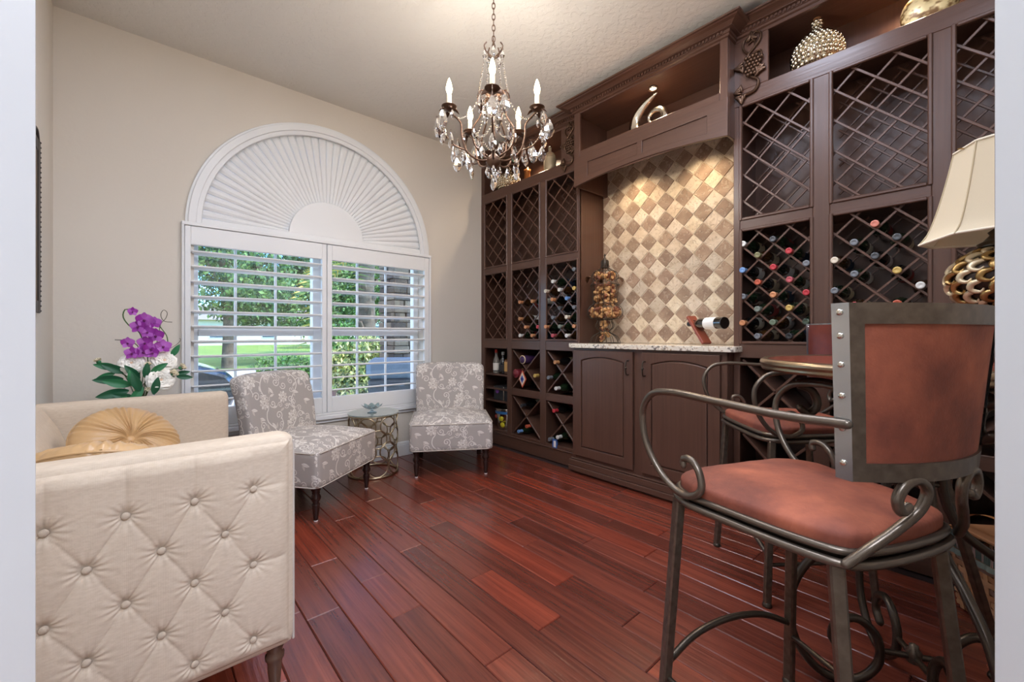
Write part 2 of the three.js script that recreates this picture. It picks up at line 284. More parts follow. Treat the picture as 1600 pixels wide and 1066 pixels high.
{
  const s = new THREE.Shape(); s.moveTo(XL - 0.12, -0.1); s.lineTo(XR + 0.12, -0.1); s.lineTo(XR + 0.12, CEIL + 0.05); s.lineTo(XL - 0.12, CEIL + 0.05);
  const h = new THREE.Path(); h.moveTo(CX - WR, WY0); h.lineTo(CX + WR, WY0); h.lineTo(CX + WR, SPR); h.absarc(CX, SPR, WR, 0, Math.PI, false); h.lineTo(CX - WR, WY0); s.holes.push(h);
  const g = new THREE.ExtrudeGeometry(s, { depth: 0.16, bevelEnabled: false, curveSegments: 48 }); g.translate(0, 0, ZB - 0.16);
  struct('wall_back', g, M.wall, 'beige painted wall with the arched window');
  struct('wall_left', pbox(XL - 0.12, XL, -0.1, CEIL + 0.05, ZB - 0.16, -0.864), M.wall, 'beige wall behind the sofa');
  struct('wall_right', pbox(XR, XR + 0.12, -0.1, CEIL + 0.05, ZB - 0.16, ZF + 0.12), M.wall, 'beige wall behind the wine cabinets');
  struct('wall_front', pbox(1.27, XR + 0.12, -0.1, CEIL + 0.05, ZF, ZF + 0.12), M.wall, 'beige wall beside the doorway');
  struct('ceiling', pbox(-2.75, XR + 0.15, CEIL, CEIL + 0.14, ZB - 0.18, 3.0), M.ceiling, 'pale textured ceiling');
  struct('roof', pbox(-2.9, XR + 2.2, CEIL + 0.2, CEIL + 0.34, ZB - 0.62, 3.2), M.hall, 'unseen roof and eaves added to shade the outside');  // unseen slab, added to keep the sun off the ground outside
  // slanted wall with the doorway the camera looks through (r along the wall, d away from the camera)
  const c = Math.cos(YAW), n = Math.sin(YAW), D = 0.42;
  const slant = (r0, r1, y0, y1, d0, d1, m, name, label) => { const g = cbox(r0, r1, y0, y1, -d1, -d0, 0.004, 'y'); turn(g, 0, -YAW, 0); return struct(name, g, m, label); };
  const left = -1.1310 * D, right = 1.1465 * D;
  slant(left - 0.40, left - 0.02, -0.1, CEIL, D - 0.12, D, M.wall, 'wall_entry', 'slanted wall at the doorway');
  slant(right + 0.02, right + 0.86, -0.1, CEIL, D - 0.12, D, M.wall, 'wall_entry', 'slanted wall at the doorway beside the stools');
  slant(left - 0.02, right + 0.02, 2.40, CEIL, D - 0.12, D, M.wall, 'wall_entry', 'wall above the doorway');
  slant(left - 0.02, left, 0, 2.42, D - 0.125, D + 0.003, M.gloss, 'trim_1', 'glossy white door jamb at the left edge');
  slant(right, right + 0.02, 0, 2.42, D - 0.125, D + 0.003, M.gloss, 'trim_2', 'white door jamb at the right edge');
  slant(left, right, 2.40, 2.42, D - 0.125, D + 0.003, M.gloss, 'trim_3', 'white door head jamb');
  // hall behind the camera
  struct('wall_hall', pbox(-2.7, XL - 0.10, -0.1, CEIL, -0.98, -0.86), M.hall, 'hall wall');
  struct('wall_hall', pbox(-2.75, -2.63, -0.1, CEIL, -0.98, 2.95), M.hall, 'hall wall facing the doorway');
  struct('wall_hall', pbox(-2.75, 1.42, -0.1, CEIL, 2.85, 2.97), M.hall, 'hall end wall');
  struct('wall_hall', pbox(1.27, 1.39, -0.1, CEIL, ZF + 0.1, 2.95), M.hall, 'hall wall beside the doorway');
  struct('floor_hall', pbox(-2.65, 1.3, -0.02, 0.0, ZF + 0.11, 2.86), mat({ color: 0xb5a58f, roughness: 0.5 }), 'hall floor');
  const bb = (name, x0, x1, z0, z1) => struct(name, [cbox(x0, x1, 0, 0.095, z0, z1, 0.002), cbox(x0, x1, 0.095, 0.118, z0 + (z0 < -3 ? 0 : 0), z1 - (z0 < -3 ? 0.006 : 0), 0.005)], M.white, 'white painted baseboard');
  bb('baseboard_back', XL, 2.478, ZB, ZB + 0.018); bb('baseboard_left', XL, XL + 0.018, ZB + 0.018, -0.87);
  for (const [x, z, w] of ROOM_FILL) { const t = thing('fill_panel', `added unseen ceiling fill panel ${x < 0.4 ? 'above the settee' : x < 1 ? 'just inside the doorway' : x < 1.2 ? 'over the middle of the floor' : x < 1.6 ? 'beside the doorway' : 'above the pub table'}`, 'ceiling light', [x, CEIL, z], 0, 'added fill panels'); part('trim_ring', [cbox(-w / 2 - 0.03, w / 2 + 0.03, -0.012, 0, -w / 2 - 0.03, -w / 2), cbox(-w / 2 - 0.03, w / 2 + 0.03, -0.012, 0, w / 2, w / 2 + 0.03), cbox(-w / 2 - 0.03, -w / 2, -0.012, 0, -w / 2, w / 2), cbox(w / 2, w / 2 + 0.03, -0.012, 0, -w / 2, w / 2)], M.white, t); part('diffuser', pbox(-w / 2, w / 2, -0.008, -0.001, -w / 2, w / 2), M.panel, t); }  // casings for the added fill lights, out of view
  HALL_FILL.forEach(([x, z, w], i) => { const t = thing('hall_fill_panel', `added unseen fill panel in the hall ${i ? 'behind the camera near' : 'left of'} the doorway`, 'ceiling light', [x, CEIL, z]); part('diffuser', pbox(-w / 2, w / 2, -0.010, -0.001, -w / 2, w / 2), M.panel, t); });
}

// ---------------------------------------------------------------- window, shutters
{
  const zo = ZB - 0.155, zi = ZB - 0.095;                       // window unit sits in the outer half of the wall
  const w = new THREE.Group(); w.name = 'window_1'; w.userData = { kind: 'structure', label: 'white double window with arched top light' }; scene.add(w);
  part('frame', [cbox(CX - WR, CX - WR + 0.03, WY0, SPR, zo, zi), cbox(CX + WR - 0.045, CX + WR, WY0, SPR, zo, zi), cbox(CX - WR, CX + WR, WY0, WY0 + 0.05, zo, zi), cbox(CX - WR, CX + WR, SPR - 0.06, SPR + 0.06, zo, zi)], M.white, w);
  part('mullion', cbox(0.968, 1.076, WY0 + 0.04, SPR - 0.05, zo, zi + 0.01), M.white, w);
  for (const [a, b] of [[CX - WR + 0.03, 0.968], [1.076, CX + WR - 0.045]]) {
    part('meeting_rail', cbox(a, b, 1.005, 1.052, zo + 0.01, zi + 0.015), M.white, w);
    for (const t of [0.25, 0.8]) part('sash_lock', cbox(a + (b - a) * t - 0.025, a + (b - a) * t + 0.025, 1.052, 1.060, zi - 0.01, zi + 0.012), M.white, w);
    const l = a < 0.5 ? 0.243 : 1.075;
    for (const k of [1, 2]) { part('muntin', cbox(l + 0.2425 * k - 0.008, l + 0.2425 * k + 0.008, 1.05, SPR - 0.05, zo + 0.018, zo + 0.034), M.white, w); part('muntin', cbox(l + 0.2425 * k - 0.008, l + 0.2425 * k + 0.008, WY0 + 0.04, 1.006, zo + 0.018, zo + 0.034), M.white, w); }
    part('pane', pbox(a, b, 1.03, SPR - 0.05, zo + 0.024, zo + 0.028), M.glass, w); part('pane', pbox(a, b, WY0 + 0.04, 1.03, zo + 0.024, zo + 0.028), M.glass, w);
  }
  const s = new THREE.Shape(); s.absarc(CX, SPR + 0.05, WR - 0.05, 0, Math.PI, false); const g = new THREE.ExtrudeGeometry(s, { depth: 0.004, bevelEnabled: false, curveSegments: 32 }); g.translate(0, 0, zo + 0.024); part('pane', g, M.glass, w);
  const ring = (r0, r1, d, z, seg = 56) => { const s = new THREE.Shape(); s.absarc(CX, SPR, r1, 0, Math.PI, false); s.absarc(CX, SPR, r0, Math.PI, 0, true); const g = new THREE.ExtrudeGeometry(s, { depth: d - 0.006, bevelEnabled: true, bevelSize: 0.003, bevelThickness: 0.003, bevelSegments: 1, curveSegments: seg }); g.translate(0, 0, z + 0.003); return g; };
  part('arch_frame', ring(WR - 0.045, WR, 0.06, zo), M.white, w);
  struct('trim_4', [cbox(0.20, 1.90, 0.385, 0.42, ZB - 0.02, ZB + 0.034, 0.006), cbox(0.215, 1.885, 0.362, 0.385, ZB, ZB + 0.016, 0.004)], M.white, 'white window stool below the shutters');
  // outer shutter frame on the wall
  const F = thing('plantation_shutters', 'white plantation shutters with two louvred panels over the window', 'shutters');
  part('jamb_strip', cbox(0.188, 0.201, 0.418, 1.702, ZB - 0.02, ZB + 0.032), M.white, F); part('jamb_strip', cbox(1.893, 1.910, 0.418, 1.702, ZB - 0.02, ZB + 0.032), M.white, F);
  part('head_strip', [cbox(0.188, 1.910, 1.684, 1.706, ZB - 0.03, ZB + 0.034), cbox(0.26, 1.84, 1.706, 1.74, ZB - 0.03, ZB + 0.010)], M.white, F);
  part('sill_strip', cbox(0.188, 1.910, 0.418, 0.436, ZB - 0.03, ZB + 0.032), M.white, F);
  part('arch_strip', [ring(0.765, 0.842, 0.020, ZB), ring(0.792, 0.828, 0.032, ZB)], M.white, F);
  // sunburst arch: radial blades around a half-round hub
  const A = thing('sunburst_arch_shutter', 'white sunburst fan shutter with radial blades in the arch', 'shutter', [CX, SPR, 0]);
  { const s = new THREE.Shape(); s.absarc(0, 0.03, 0.262, 0, Math.PI, false); const g = new THREE.ExtrudeGeometry(s, { depth: 0.016, bevelEnabled: true, bevelSize: 0.003, bevelThickness: 0.003, bevelSegments: 1, curveSegments: 40 }); g.translate(0, 0, ZB - 0.012); part('hub', g, M.white, A); }
  part('bottom_rail', cbox(-0.79, 0.79, 0.004, 0.036, ZB - 0.03, ZB + 0.006), M.white, A);
  const N = 44, r0 = 0.245, r1 = 0.775, half = Math.PI / N / 2;
  for (let k = 0; k < N; k++) {
    const a = (k + 0.5) / N * Math.PI, side = a > Math.PI / 2 ? 1 : -1, w0 = r0 * half * 1.14, w1 = r1 * half * 1.14, t = 0.0022, til = 0.30;
    const P = [], pt = (r, w, s, q) => { const b = w * 0.62 * (1 - s * s), y = s * w * Math.cos(til) - (b + q * t) * Math.sin(til), z = s * w * Math.sin(til) + (b + q * t) * Math.cos(til); return V(r * Math.cos(a) - y * Math.sin(a), r * Math.sin(a) + y * Math.cos(a) + 0.03 * (1 - r / r1), ZB - 0.032 + z); };
    const quad = (p, q, r, s) => P.push(p, q, r, p, r, s), R0 = [r0, w0], R1 = [r1, w1], ss = [-1, -0.55, 0, 0.55, 1];
    for (let i = 0; i < 4; i++) { quad(pt(...R0, ss[i], 1), pt(...R1, ss[i], 1), pt(...R1, ss[i + 1], 1), pt(...R0, ss[i + 1], 1)); quad(pt(...R0, ss[i], -1), pt(...R0, ss[i + 1], -1), pt(...R1, ss[i + 1], -1), pt(...R1, ss[i], -1)); }
    quad(pt(...R0, -1, -1), pt(...R1, -1, -1), pt(...R1, -1, 1), pt(...R0, -1, 1)); quad(pt(...R0, 1, 1), pt(...R1, 1, 1), pt(...R1, 1, -1), pt(...R0, 1, -1));
    const g = new THREE.BufferGeometry().setFromPoints(P); g.computeVertexNormals(); part('blade', g, M.white, A);
  }
  // two hinged panels with open horizontal louvres
  for (const [x0, l0, l1, x1, lab] of [[0.203, 0.233, 1.000, 1.033, 'left panel beside the flowers'], [1.037, 1.071, 1.847, 1.891, 'right panel nearer the cabinets']]) {
    const S = new THREE.Group(); S.name = 'shutter_panel'; S.userData.label = lab; F.add(S); const z0 = ZB - 0.004, z1 = ZB + 0.026;
    part('stile', cbox(x0, l0, 0.438, 1.682, z0, z1), M.white, S); part('stile', cbox(l1, x1, 0.438, 1.682, z0, z1), M.white, S);
    part('top_rail', cbox(l0, l1, 1.568, 1.682, z0, z1), M.white, S); part('bottom_rail', cbox(l0, l1, 0.438, 0.552, z0, z1), M.white, S);
    for (let k = 0; k < 11; k++) { const g = cbox(l0 + 0.002, l1 - 0.002, -0.0063, 0.0063, -0.0445, 0.0445, 0.005, 'x'); turn(g, -0.10, 0, 0); move(g, 0, 1.524 - 0.0925 * k, ZB - 0.008); part('louver', g, M.white, S); }
  }
}

// ---------------------------------------------------------------- outdoors
{
  const G = -0.22;
  const grassT = per(dataTex(256, 256, (u, v) => mixc(rgb(84, 118, 38), rgb(146, 168, 62), clamp(fbm(u, v, 9, 9, 5, 201) * 0.7 + fbm(u, v, 70, 70, 2, 203) * 0.4 - 0.1))), 3, 3);
  const flat = (x0, x1, z0, z1, y) => { const g = new THREE.BoxGeometry(x1 - x0, 0.2, z1 - z0); g.translate((x0 + x1) / 2, y - 0.1, (z0 + z1) / 2); return uvBox(g, 'z'); };
  struct('ground_lawn', flat(-60, 110, -120, ZB - 0.2, G), mat({ map: grassT, roughness: 0.95 }), 'sunlit green lawn');
  struct('ground_driveway', flat(-40, 60, -17.2, -12.6, G + 0.03), mat({ color: 0xc9c4ba, roughness: 0.9 }), 'pale concrete street edge');
  struct('ground_driveway', flat(-9, 1.9, -12.6, -6.6, G + 0.03), mat({ color: 0xc4bfb6, roughness: 0.9 }), 'pale concrete driveway under the car');
  struct('ground_mulch', flat(1.9, 7, -9.5, -4.8, G + 0.04), mat({ color: 0x6f5240, roughness: 1, map: per(dataTex(128, 128, (u, v) => mixc(rgb(120, 90, 70), rgb(220, 190, 160), fbm(u, v, 30, 30, 3, 207))), 0.8, 0.8) }), 'brown mulch bed under the hedge');
  struct('ground_walk', flat(0.2, 6, -4.8, ZB - 0.25, G + 0.03), mat({ color: 0xc2bcb2, roughness: 0.9 }), 'concrete walk below the window');
  const bark = mat({ color: 0x7d6e5e, roughness: 0.95, map: per(dataTex(128, 128, (u, v) => mixc(rgb(150, 140, 128), rgb(255, 245, 230), fbm(u, v, 16, 5, 4, 211))), 0.5, 0.8), bumpMap: per(dataTex(128, 128, (u, v) => fbm(u, v, 16, 5, 4, 211), false), 0.5, 0.8), bumpScale: 0.03 });
  const leafMat = (c) => phys({ color: c, roughness: 0.7, side: THREE.DoubleSide, transmission: 0.25, thickness: 0 });
  const leafGeo = (() => { const g = new THREE.BufferGeometry().setFromPoints([V(0, 0, 0), V(0.3, 0.5, 0.06), V(0, 1, 0), V(0, 0, 0), V(0, 1, 0), V(-0.3, 0.5, 0.06)]); g.computeVertexNormals(); return g; })();
  function foliage(parent, n, clumps, size, m, cols) {
    const im = new THREE.InstancedMesh(leafGeo, m, n), d = new THREE.Object3D(), c = new THREE.Color();
    for (let i = 0; i < n; i++) {
      const [x, y, z, rx, ry, rz] = clumps[Math.floor(rnd() * clumps.length)];
      let a = V(rr(-1, 1), rr(-1, 1), rr(-1, 1)); a.normalize().multiplyScalar(Math.pow(rnd(), 0.33));
      d.position.set(x + a.x * rx, y + a.y * ry, z + a.z * rz); d.rotation.set(rr(0, 6.3), rr(0, 6.3), rr(0, 6.3)); d.scale.setScalar(size * rr(0.6, 1.3)); d.updateMatrix(); im.setMatrixAt(i, d.matrix);
      c.setRGB(...cols[Math.floor(rnd() * cols.length)]); im.setColorAt(i, c);
    }
    im.name = 'foliage'; im.userData.kind = 'stuff'; sh(im); parent.add(im); return im;
  }
  function tree(label, x, z, h, R, n, size, cols, trunk = 0.28, name = 'shade_tree') {
    const t = thing(name, label, 'tree', [x, G, z], 0, 'trees beyond the lawn');
    part('trunk', tube([[0, -0.1, 0], [0.06, h * 0.3, 0.04], [-0.04, h * 0.55, 0], [0, h * 0.8, 0]], trunk, 12, 9), bark, t);
    for (let k = 0; k < 5; k++) { const a = k * 1.26 + x, q = R * 0.6; part('branch', tube([[0, h * 0.42, 0], [q * 0.5 * Math.cos(a), h * 0.62, q * 0.5 * Math.sin(a)], [q * Math.cos(a), h * 0.8, q * Math.sin(a)]], trunk * 0.35, 8, 6), bark, t); }
    const cl = []; for (let k = 0; k < 26; k++) { const a = rr(0, 6.3), q = Math.sqrt(rnd()) * R * 0.8, y = h * 0.30 + rnd() * h * 0.66; cl.push([q * Math.cos(a), y, q * Math.sin(a), R * 0.34, R * 0.24, R * 0.34]); }
    foliage(t, n, cl, size, leafMat(0xffffff), cols); return t;
  }
  const oak = [[0.08, 0.15, 0.03], [0.13, 0.22, 0.045], [0.20, 0.30, 0.06], [0.05, 0.09, 0.025]], dark = [[0.045, 0.09, 0.022], [0.08, 0.14, 0.03], [0.11, 0.18, 0.04]];
  tree('leafy street tree seen through the upper left louvres', 2.4, -18.5, 6.4, 3.9, 34000, 0.16, oak, 0.2);
  tree('leafy tree beside the street tree in the left pane', 6.4, -21.5, 6.8, 4.0, 34000, 0.16, oak, 0.2);
  tree('far tree at the left edge of the window', -2.5, -42, 9, 5, 6000, 0.45, oak);
  tree('dark tree behind the palm trunk', 11.4, -27.5, 8, 3.3, 16000, 0.22, dark);
  tree('low round tree near the far house', 19, -46, 7, 4.4, 5000, 0.45, oak);
  function shrub(label, x, z, rx, h, n, size, cols) { const t = thing('garden_shrub', label, 'shrub', [x, G, z], 0, 'garden shrubs'); part('stem', tube([[0, 0, 0], [0.03, h * 0.3, 0.02], [0, h * 0.6, 0]], 0.025, 6, 6), bark, t); const cl = []; for (let k = 0; k < 10; k++) cl.push([rr(-0.6, 0.6) * rx, h * rr(0.25, 0.75), rr(-0.6, 0.6) * rx * 0.7, rx * 0.5, h * 0.28, rx * 0.45]); foliage(t, n, cl, size, leafMat(0xffffff), cols); }
  const vari = [[0.62, 0.58, 0.18], [0.45, 0.48, 0.14], [0.20, 0.28, 0.08], [0.75, 0.70, 0.32], [0.10, 0.16, 0.05]], green = [[0.13, 0.27, 0.04], [0.20, 0.36, 0.06], [0.08, 0.17, 0.03]];
  shrub('tall yellow-green variegated shrub in the right pane', 2.75, -7.0, 0.62, 1.35, 5200, 0.085, vari);
  shrub('yellow-green variegated shrub beside the stone column', 3.45, -6.9, 0.55, 1.15, 4200, 0.085, vari);
  shrub('low bright green shrub behind the slipper chair', 2.45, -9.6, 0.75, 0.85, 4200, 0.085, green);
  shrub('rounded green bush in front of the far house', 5.3, -14.6, 0.9, 1.75, 3600, 0.12, green);
  shrub('spiky dark bush under the street tree', -0.2, -20.5, 1.3, 1.5, 3200, 0.16, dark);
  // palm
  {
    const t = thing('palm_tree', 'palm tree with rough trunk and yellowing fronds', 'tree', [4.05, G, -9.8]);
    part('trunk', tube([[0, -0.1, 0], [0.02, 1.2, 0], [-0.02, 2.4, 0], [0, 3.3, 0]], 0.19, 14, 10), bark, t);
    for (let k = 0; k < 26; k++) { const a = k * 2.4, y = 0.3 + k * 0.115; part('leaf_boot', turn(cbox(-0.07, 0.07, -0.10, 0.10, -0.03, 0.03, 0.01), 0.5, 0, 0).rotateY(a).translate(0.2 * Math.sin(a), y, 0.2 * Math.cos(a)), bark, t); }
    const fr = [leafMat(0x9aa84e), leafMat(0x6f8f3c), leafMat(0xcdb24e)];
    for (let k = 0; k < 20; k++) {
      const a = k * 2.4, L = rr(1.5, 2.1), up = rr(-0.2, 0.9), P = [];
      for (let i = 0; i < 22; i++) for (const s of [-1, 1]) {
        const f = (i + 2) / 24, q = L * f, y = up * q - 0.62 * q * q, ll = 0.52 * Math.sin(Math.PI * (0.15 + 0.8 * f)), dr = -0.25 * ll;
        const b = V(q, y, 0), e = V(q + ll * 0.55, y + dr, s * ll * 0.75), w = V(0.028, 0.01, 0);
        P.push(b.clone().sub(w), b.clone().add(w), e);
      }
      const g = new THREE.BufferGeometry().setFromPoints(P); g.computeVertexNormals(); g.rotateY(a); g.translate(0, 3.35, 0); part('frond', g, fr[k % 3], t);
    }
  }
  // stone porch column, course by course
  {
    const t = thing('stone_column', 'dark stacked-stone porch column at the right of the window', 'column', [2.36, G, -4.72], 0.06);
    const stones = ['#5d4d42', '#6f5d50', '#4b403a', '#7d6a5a', '#594a44'].map(c => mat({ color: c, roughness: 0.95, bumpMap: T.plaster, bumpScale: 0.006 }));
    part('core', pbox(-0.15, 0.15, 0, 3.1, -0.15, 0.15), mat({ color: 0x2d2622, roughness: 1 }), t);
    for (let y = 0; y < 3.05;) { const h = rr(0.05, 0.10); for (const f of [0, 1]) { const cut = rr(-0.06, 0.06); for (const [a, b] of [[-0.18, cut], [cut, 0.18]]) { const e = 0.15 + rr(0.015, 0.04), g = cbox(a + 0.003, b - 0.003, y + 0.003, y + h - 0.003, 0.1, e, 0.006); g.rotateY(f ? -Math.PI / 2 : 0); part('stone', g, stones[Math.floor(rnd() * 5)], t); } } y += h; }
  }
  // covered patio box
  {
    const t = thing('patio_storage_box', 'blue-grey covered patio box beside the stone column', 'storage box', [2.05, G, -4.25], -0.5), m = mat({ color: 0x6f7f92, roughness: 0.6 }), m2 = mat({ color: 0x3d434a, roughness: 0.7 });
    part('body', cbox(-0.24, 0.24, 0.02, 0.78, -0.22, 0.22, 0.02), m2, t); part('lid', cbox(-0.26, 0.26, 0.78, 0.98, -0.24, 0.24, 0.05), m, t); part('handle', bar([-0.12, 0.72, 0.24], [0.12, 0.72, 0.24], 0.02), m, t);
  }
  // dark car on the driveway
  {
    const t = thing('car', 'dark car parked on the driveway at the left pane', 'car', [-1.2, G, -8.1]), paint = phys({ color: 0x15171a, roughness: 0.25, clearcoat: 1, clearcoatRoughness: 0.05 });
    const s = new THREE.Shape(); s.moveTo(-2.2, 0.3); s.lineTo(2.15, 0.28); s.quadraticCurveTo(2.25, 0.5, 2.1, 0.62); s.quadraticCurveTo(1.6, 0.82, 0.95, 0.86); s.quadraticCurveTo(0.4, 1.22, -0.1, 1.32); s.quadraticCurveTo(-1.0, 1.4, -1.6, 1.0); s.lineTo(-2.15, 0.9); s.quadraticCurveTo(-2.3, 0.6, -2.2, 0.3);
    const g = new THREE.ExtrudeGeometry(s, { depth: 1.5, bevelEnabled: true, bevelSize: 0.08, bevelThickness: 0.12, bevelSegments: 3 }); g.translate(0, 0, -0.75); part('body', g, paint, t);
    const wnd = new THREE.Shape(); wnd.moveTo(0.75, 0.9); wnd.quadraticCurveTo(0.35, 1.18, -0.1, 1.25); wnd.quadraticCurveTo(-0.8, 1.3, -1.3, 1.0); wnd.lineTo(-1.3, 0.92); wnd.closePath();
    for (const z of [-0.885, 0.875]) { const q = new THREE.ExtrudeGeometry(wnd, { depth: 0.01, bevelEnabled: false }); q.translate(0, 0, z); part('side_window', q, M.black, t); }
    for (const x of [-1.35, 1.4]) for (const z of [-0.8, 0.8]) { const w = new THREE.CylinderGeometry(0.32, 0.32, 0.22, 20); w.rotateX(Math.PI / 2); w.translate(x, 0.32, z); part('wheel', w, M.black, t); const c = new THREE.CylinderGeometry(0.2, 0.2, 0.23, 12); c.rotateX(Math.PI / 2); c.translate(x, 0.32, z); part('wheel_rim', c, M.silver, t); }
    for (const z of [-0.6, 0.6]) part('headlamp', ball(2.12, 0.56, z, 0.1, 10, 0.6, 0.7, 1.6), M.silver, t);
  }
  // two houses across the street
  const slate = mat({ color: 0x8d857a, roughness: 0.9 }), roof = mat({ color: 0xa9786a, roughness: 0.9 }), pale = mat({ color: 0xd9cdb8, roughness: 0.9 }), pane = mat({ color: 0x3c4a55, roughness: 0.15 });
  for (const [x, z, w, h, ry, lab] of [[16.8, -40, 9, 3.0, -0.3, 'pale house with reddish tile roof behind the palm'], [12, -60, 17, 3.0, -0.15, 'distant beige house beyond the lawn in the left pane']]) {
    const t = thing('house', lab, 'house', [x, G, z], ry);
    part('wall', pbox(-w / 2, w / 2, 0, h, -3, 3), pale, t);
    const s = new THREE.Shape(); s.moveTo(-3.7, h - 0.1); s.lineTo(3.7, h - 0.1); s.lineTo(0, h + 1.7); const g = new THREE.ExtrudeGeometry(s, { depth: w + 1, bevelEnabled: false }); g.translate(0, 0, -w / 2 - 0.5); g.rotateY(Math.PI / 2); part('roof', g, w > 10 ? slate : roof, t);
    for (const k of [-0.3, 0, 0.3]) { const q = part('window', cbox(k * w - 0.75, k * w + 0.75, 0.8, 2.1, 2.98, 3.06, 0.02), M.white, t); part('pane', cbox(k * w - 0.65, k * w + 0.65, 0.9, 2.0, 3.04, 3.08, 0.01), pane, q); }
    part('garage_door', cbox(w / 2 - 3.4 + (w > 10 ? 0 : 2.4), w / 2 - 0.6 + (w > 10 ? 0 : 0), 0.02, 2.2, 2.98, 3.04, 0.02), M.white, t);
  }
}

// ---------------------------------------------------------------- built-in wine cabinets along the right wall
const FX = 2.48, BK = 2.785;
function vtube(pts, rf, n = 48, k = 8, sx = 1) {      // tube with changing thickness
  const c = new THREE.CatmullRomCurve3(pts.map(p => V(...p)), false, 'centripetal'), fr = c.computeFrenetFrames(n, false);
  return grid(k, n, (u, v) => { const i = Math.round(v * n), p = c.getPointAt(v), a = u * 2 * Math.PI, r = rf(v); return p.add(fr.normals[i].clone().multiplyScalar(Math.cos(a) * r * sx)).add(fr.binormals[i].clone().multiplyScalar(Math.sin(a) * r)); });
}
function crown(xf, zl, zr, prof, xb = BK, ret = 1) {                    // moulding wrapped round three sides with mitred corners
  const P = []; for (let i = 0; i + 1 < prof.length; i++) { const ring = ([o, y]) => [V(xb, y, zl - o * ret), V(xf - o, y, zl - o * ret), V(xf - o, y, zr + o * ret), V(xb, y, zr + o * ret)], a = ring(prof[i]), b = ring(prof[i + 1]); for (let k = 0; k < 3; k++) P.push(a[k], b[k + 1], a[k + 1], a[k], b[k], b[k + 1]); }
  const t = prof.at(-1), e = t[0] * ret, top = [V(xb, t[1], zl - e), V(xf - t[0], t[1], zl - e), V(xf - t[0], t[1], zr + e), V(xb, t[1], zr + e)]; P.push(top[0], top[2], top[1], top[0], top[3], top[2]);
  const g = new THREE.BufferGeometry().setFromPoints(P); g.computeVertexNormals(); return uvBox(g, 'z');
}
const crownProf = (y) => [[0, y - 0.012], [0.010, y - 0.008], [0.010, y + 0.004], [0.016, y + 0.006], [0.016, y + 0.022], [0.034, y + 0.024], [0.034, y + 0.028], [0.042, y + 0.032], [0.056, y + 0.038], [0.074, y + 0.042], [0.080, y + 0.046], [0.092, y + 0.047], [0.094, y + 0.055]];
const dentils = (xf, z0, z1, y) => { const L = []; for (let z = z0; z < z1; z += 0.020) L.push(pbox(xf - 0.024, xf - 0.012, y + 0.008, y + 0.021, z, z + 0.011)); return L; };
const DY = 0.0725, DZ = 0.0735;
function lattice(parent, z0, z1, y0, y1, yn, zn, x, w = 0.010) {
  const s = DY / DZ;
  for (const [sg, dx] of [[-1, 0], [1, 0.0075]]) for (let k = -16; k <= 16; k++) {
    const y = z => yn + sg * s * (z - zn) + k * 2 * DY, zAt = q => zn + (q - yn - k * 2 * DY) / (sg * s);
    let a = Math.max(z0, Math.min(zAt(y0), zAt(y1))), b = Math.min(z1, Math.max(zAt(y0), zAt(y1))); if (b - a < 0.012) continue;
    part('lattice_slat', bar([x + dx, y(a), a], [x + dx, y(b), b], 0.0078, w), M.woodLit, parent);
  }
}
function rackFrame(parent, z0, z1, y0, y1) {            // raised bead round a rack opening
  const x0 = FX - 0.007, x1 = FX + 0.012, w = 0.012;
  part('bead_frame', [cbox(x0, x1, y0 - 0.004, y1 + 0.004, z0 - 0.004, z0 + w, 0.004), cbox(x0, x1, y0 - 0.004, y1 + 0.004, z1 - w, z1 + 0.004, 0.004), cbox(x0, x1, y0 - 0.004, y0 + w, z0 + w, z1 - w, 0.004), cbox(x0, x1, y1 - w, y1 + 0.004, z0 + w, z1 - w, 0.004)], M.wood, parent);
}
function xBin(parent, z0, z1, y0, y1) {
  const t = 0.013, m = (z0 + z1) / 2, c = (y0 + y1) / 2, L = Math.hypot(z1 - z0, y1 - y0) - 0.03, a = Math.atan2(y1 - y0, z1 - z0);
  for (const s of [1, -1]) { const g = cbox(FX + 0.012, BK - 0.01, -t / 2, t / 2, -L / 2, L / 2, 0.002, 'x'); g.rotateX(-a * s); g.translate(0, c, m); part('cross_board', g, M.wood, parent); }
}
function stile(p, z0, z1, y0, y1) { part('stile', cbox(FX, FX + 0.02, y0, y1, z0, z1, 0.0025, 'y'), M.wood, p); }
function rail(p, z0, z1, y0, y1) { part('rail', cbox(FX + 0.0005, FX + 0.02, y0, y1, z0, z1, 0.0025, 'z'), M.wood, p); }
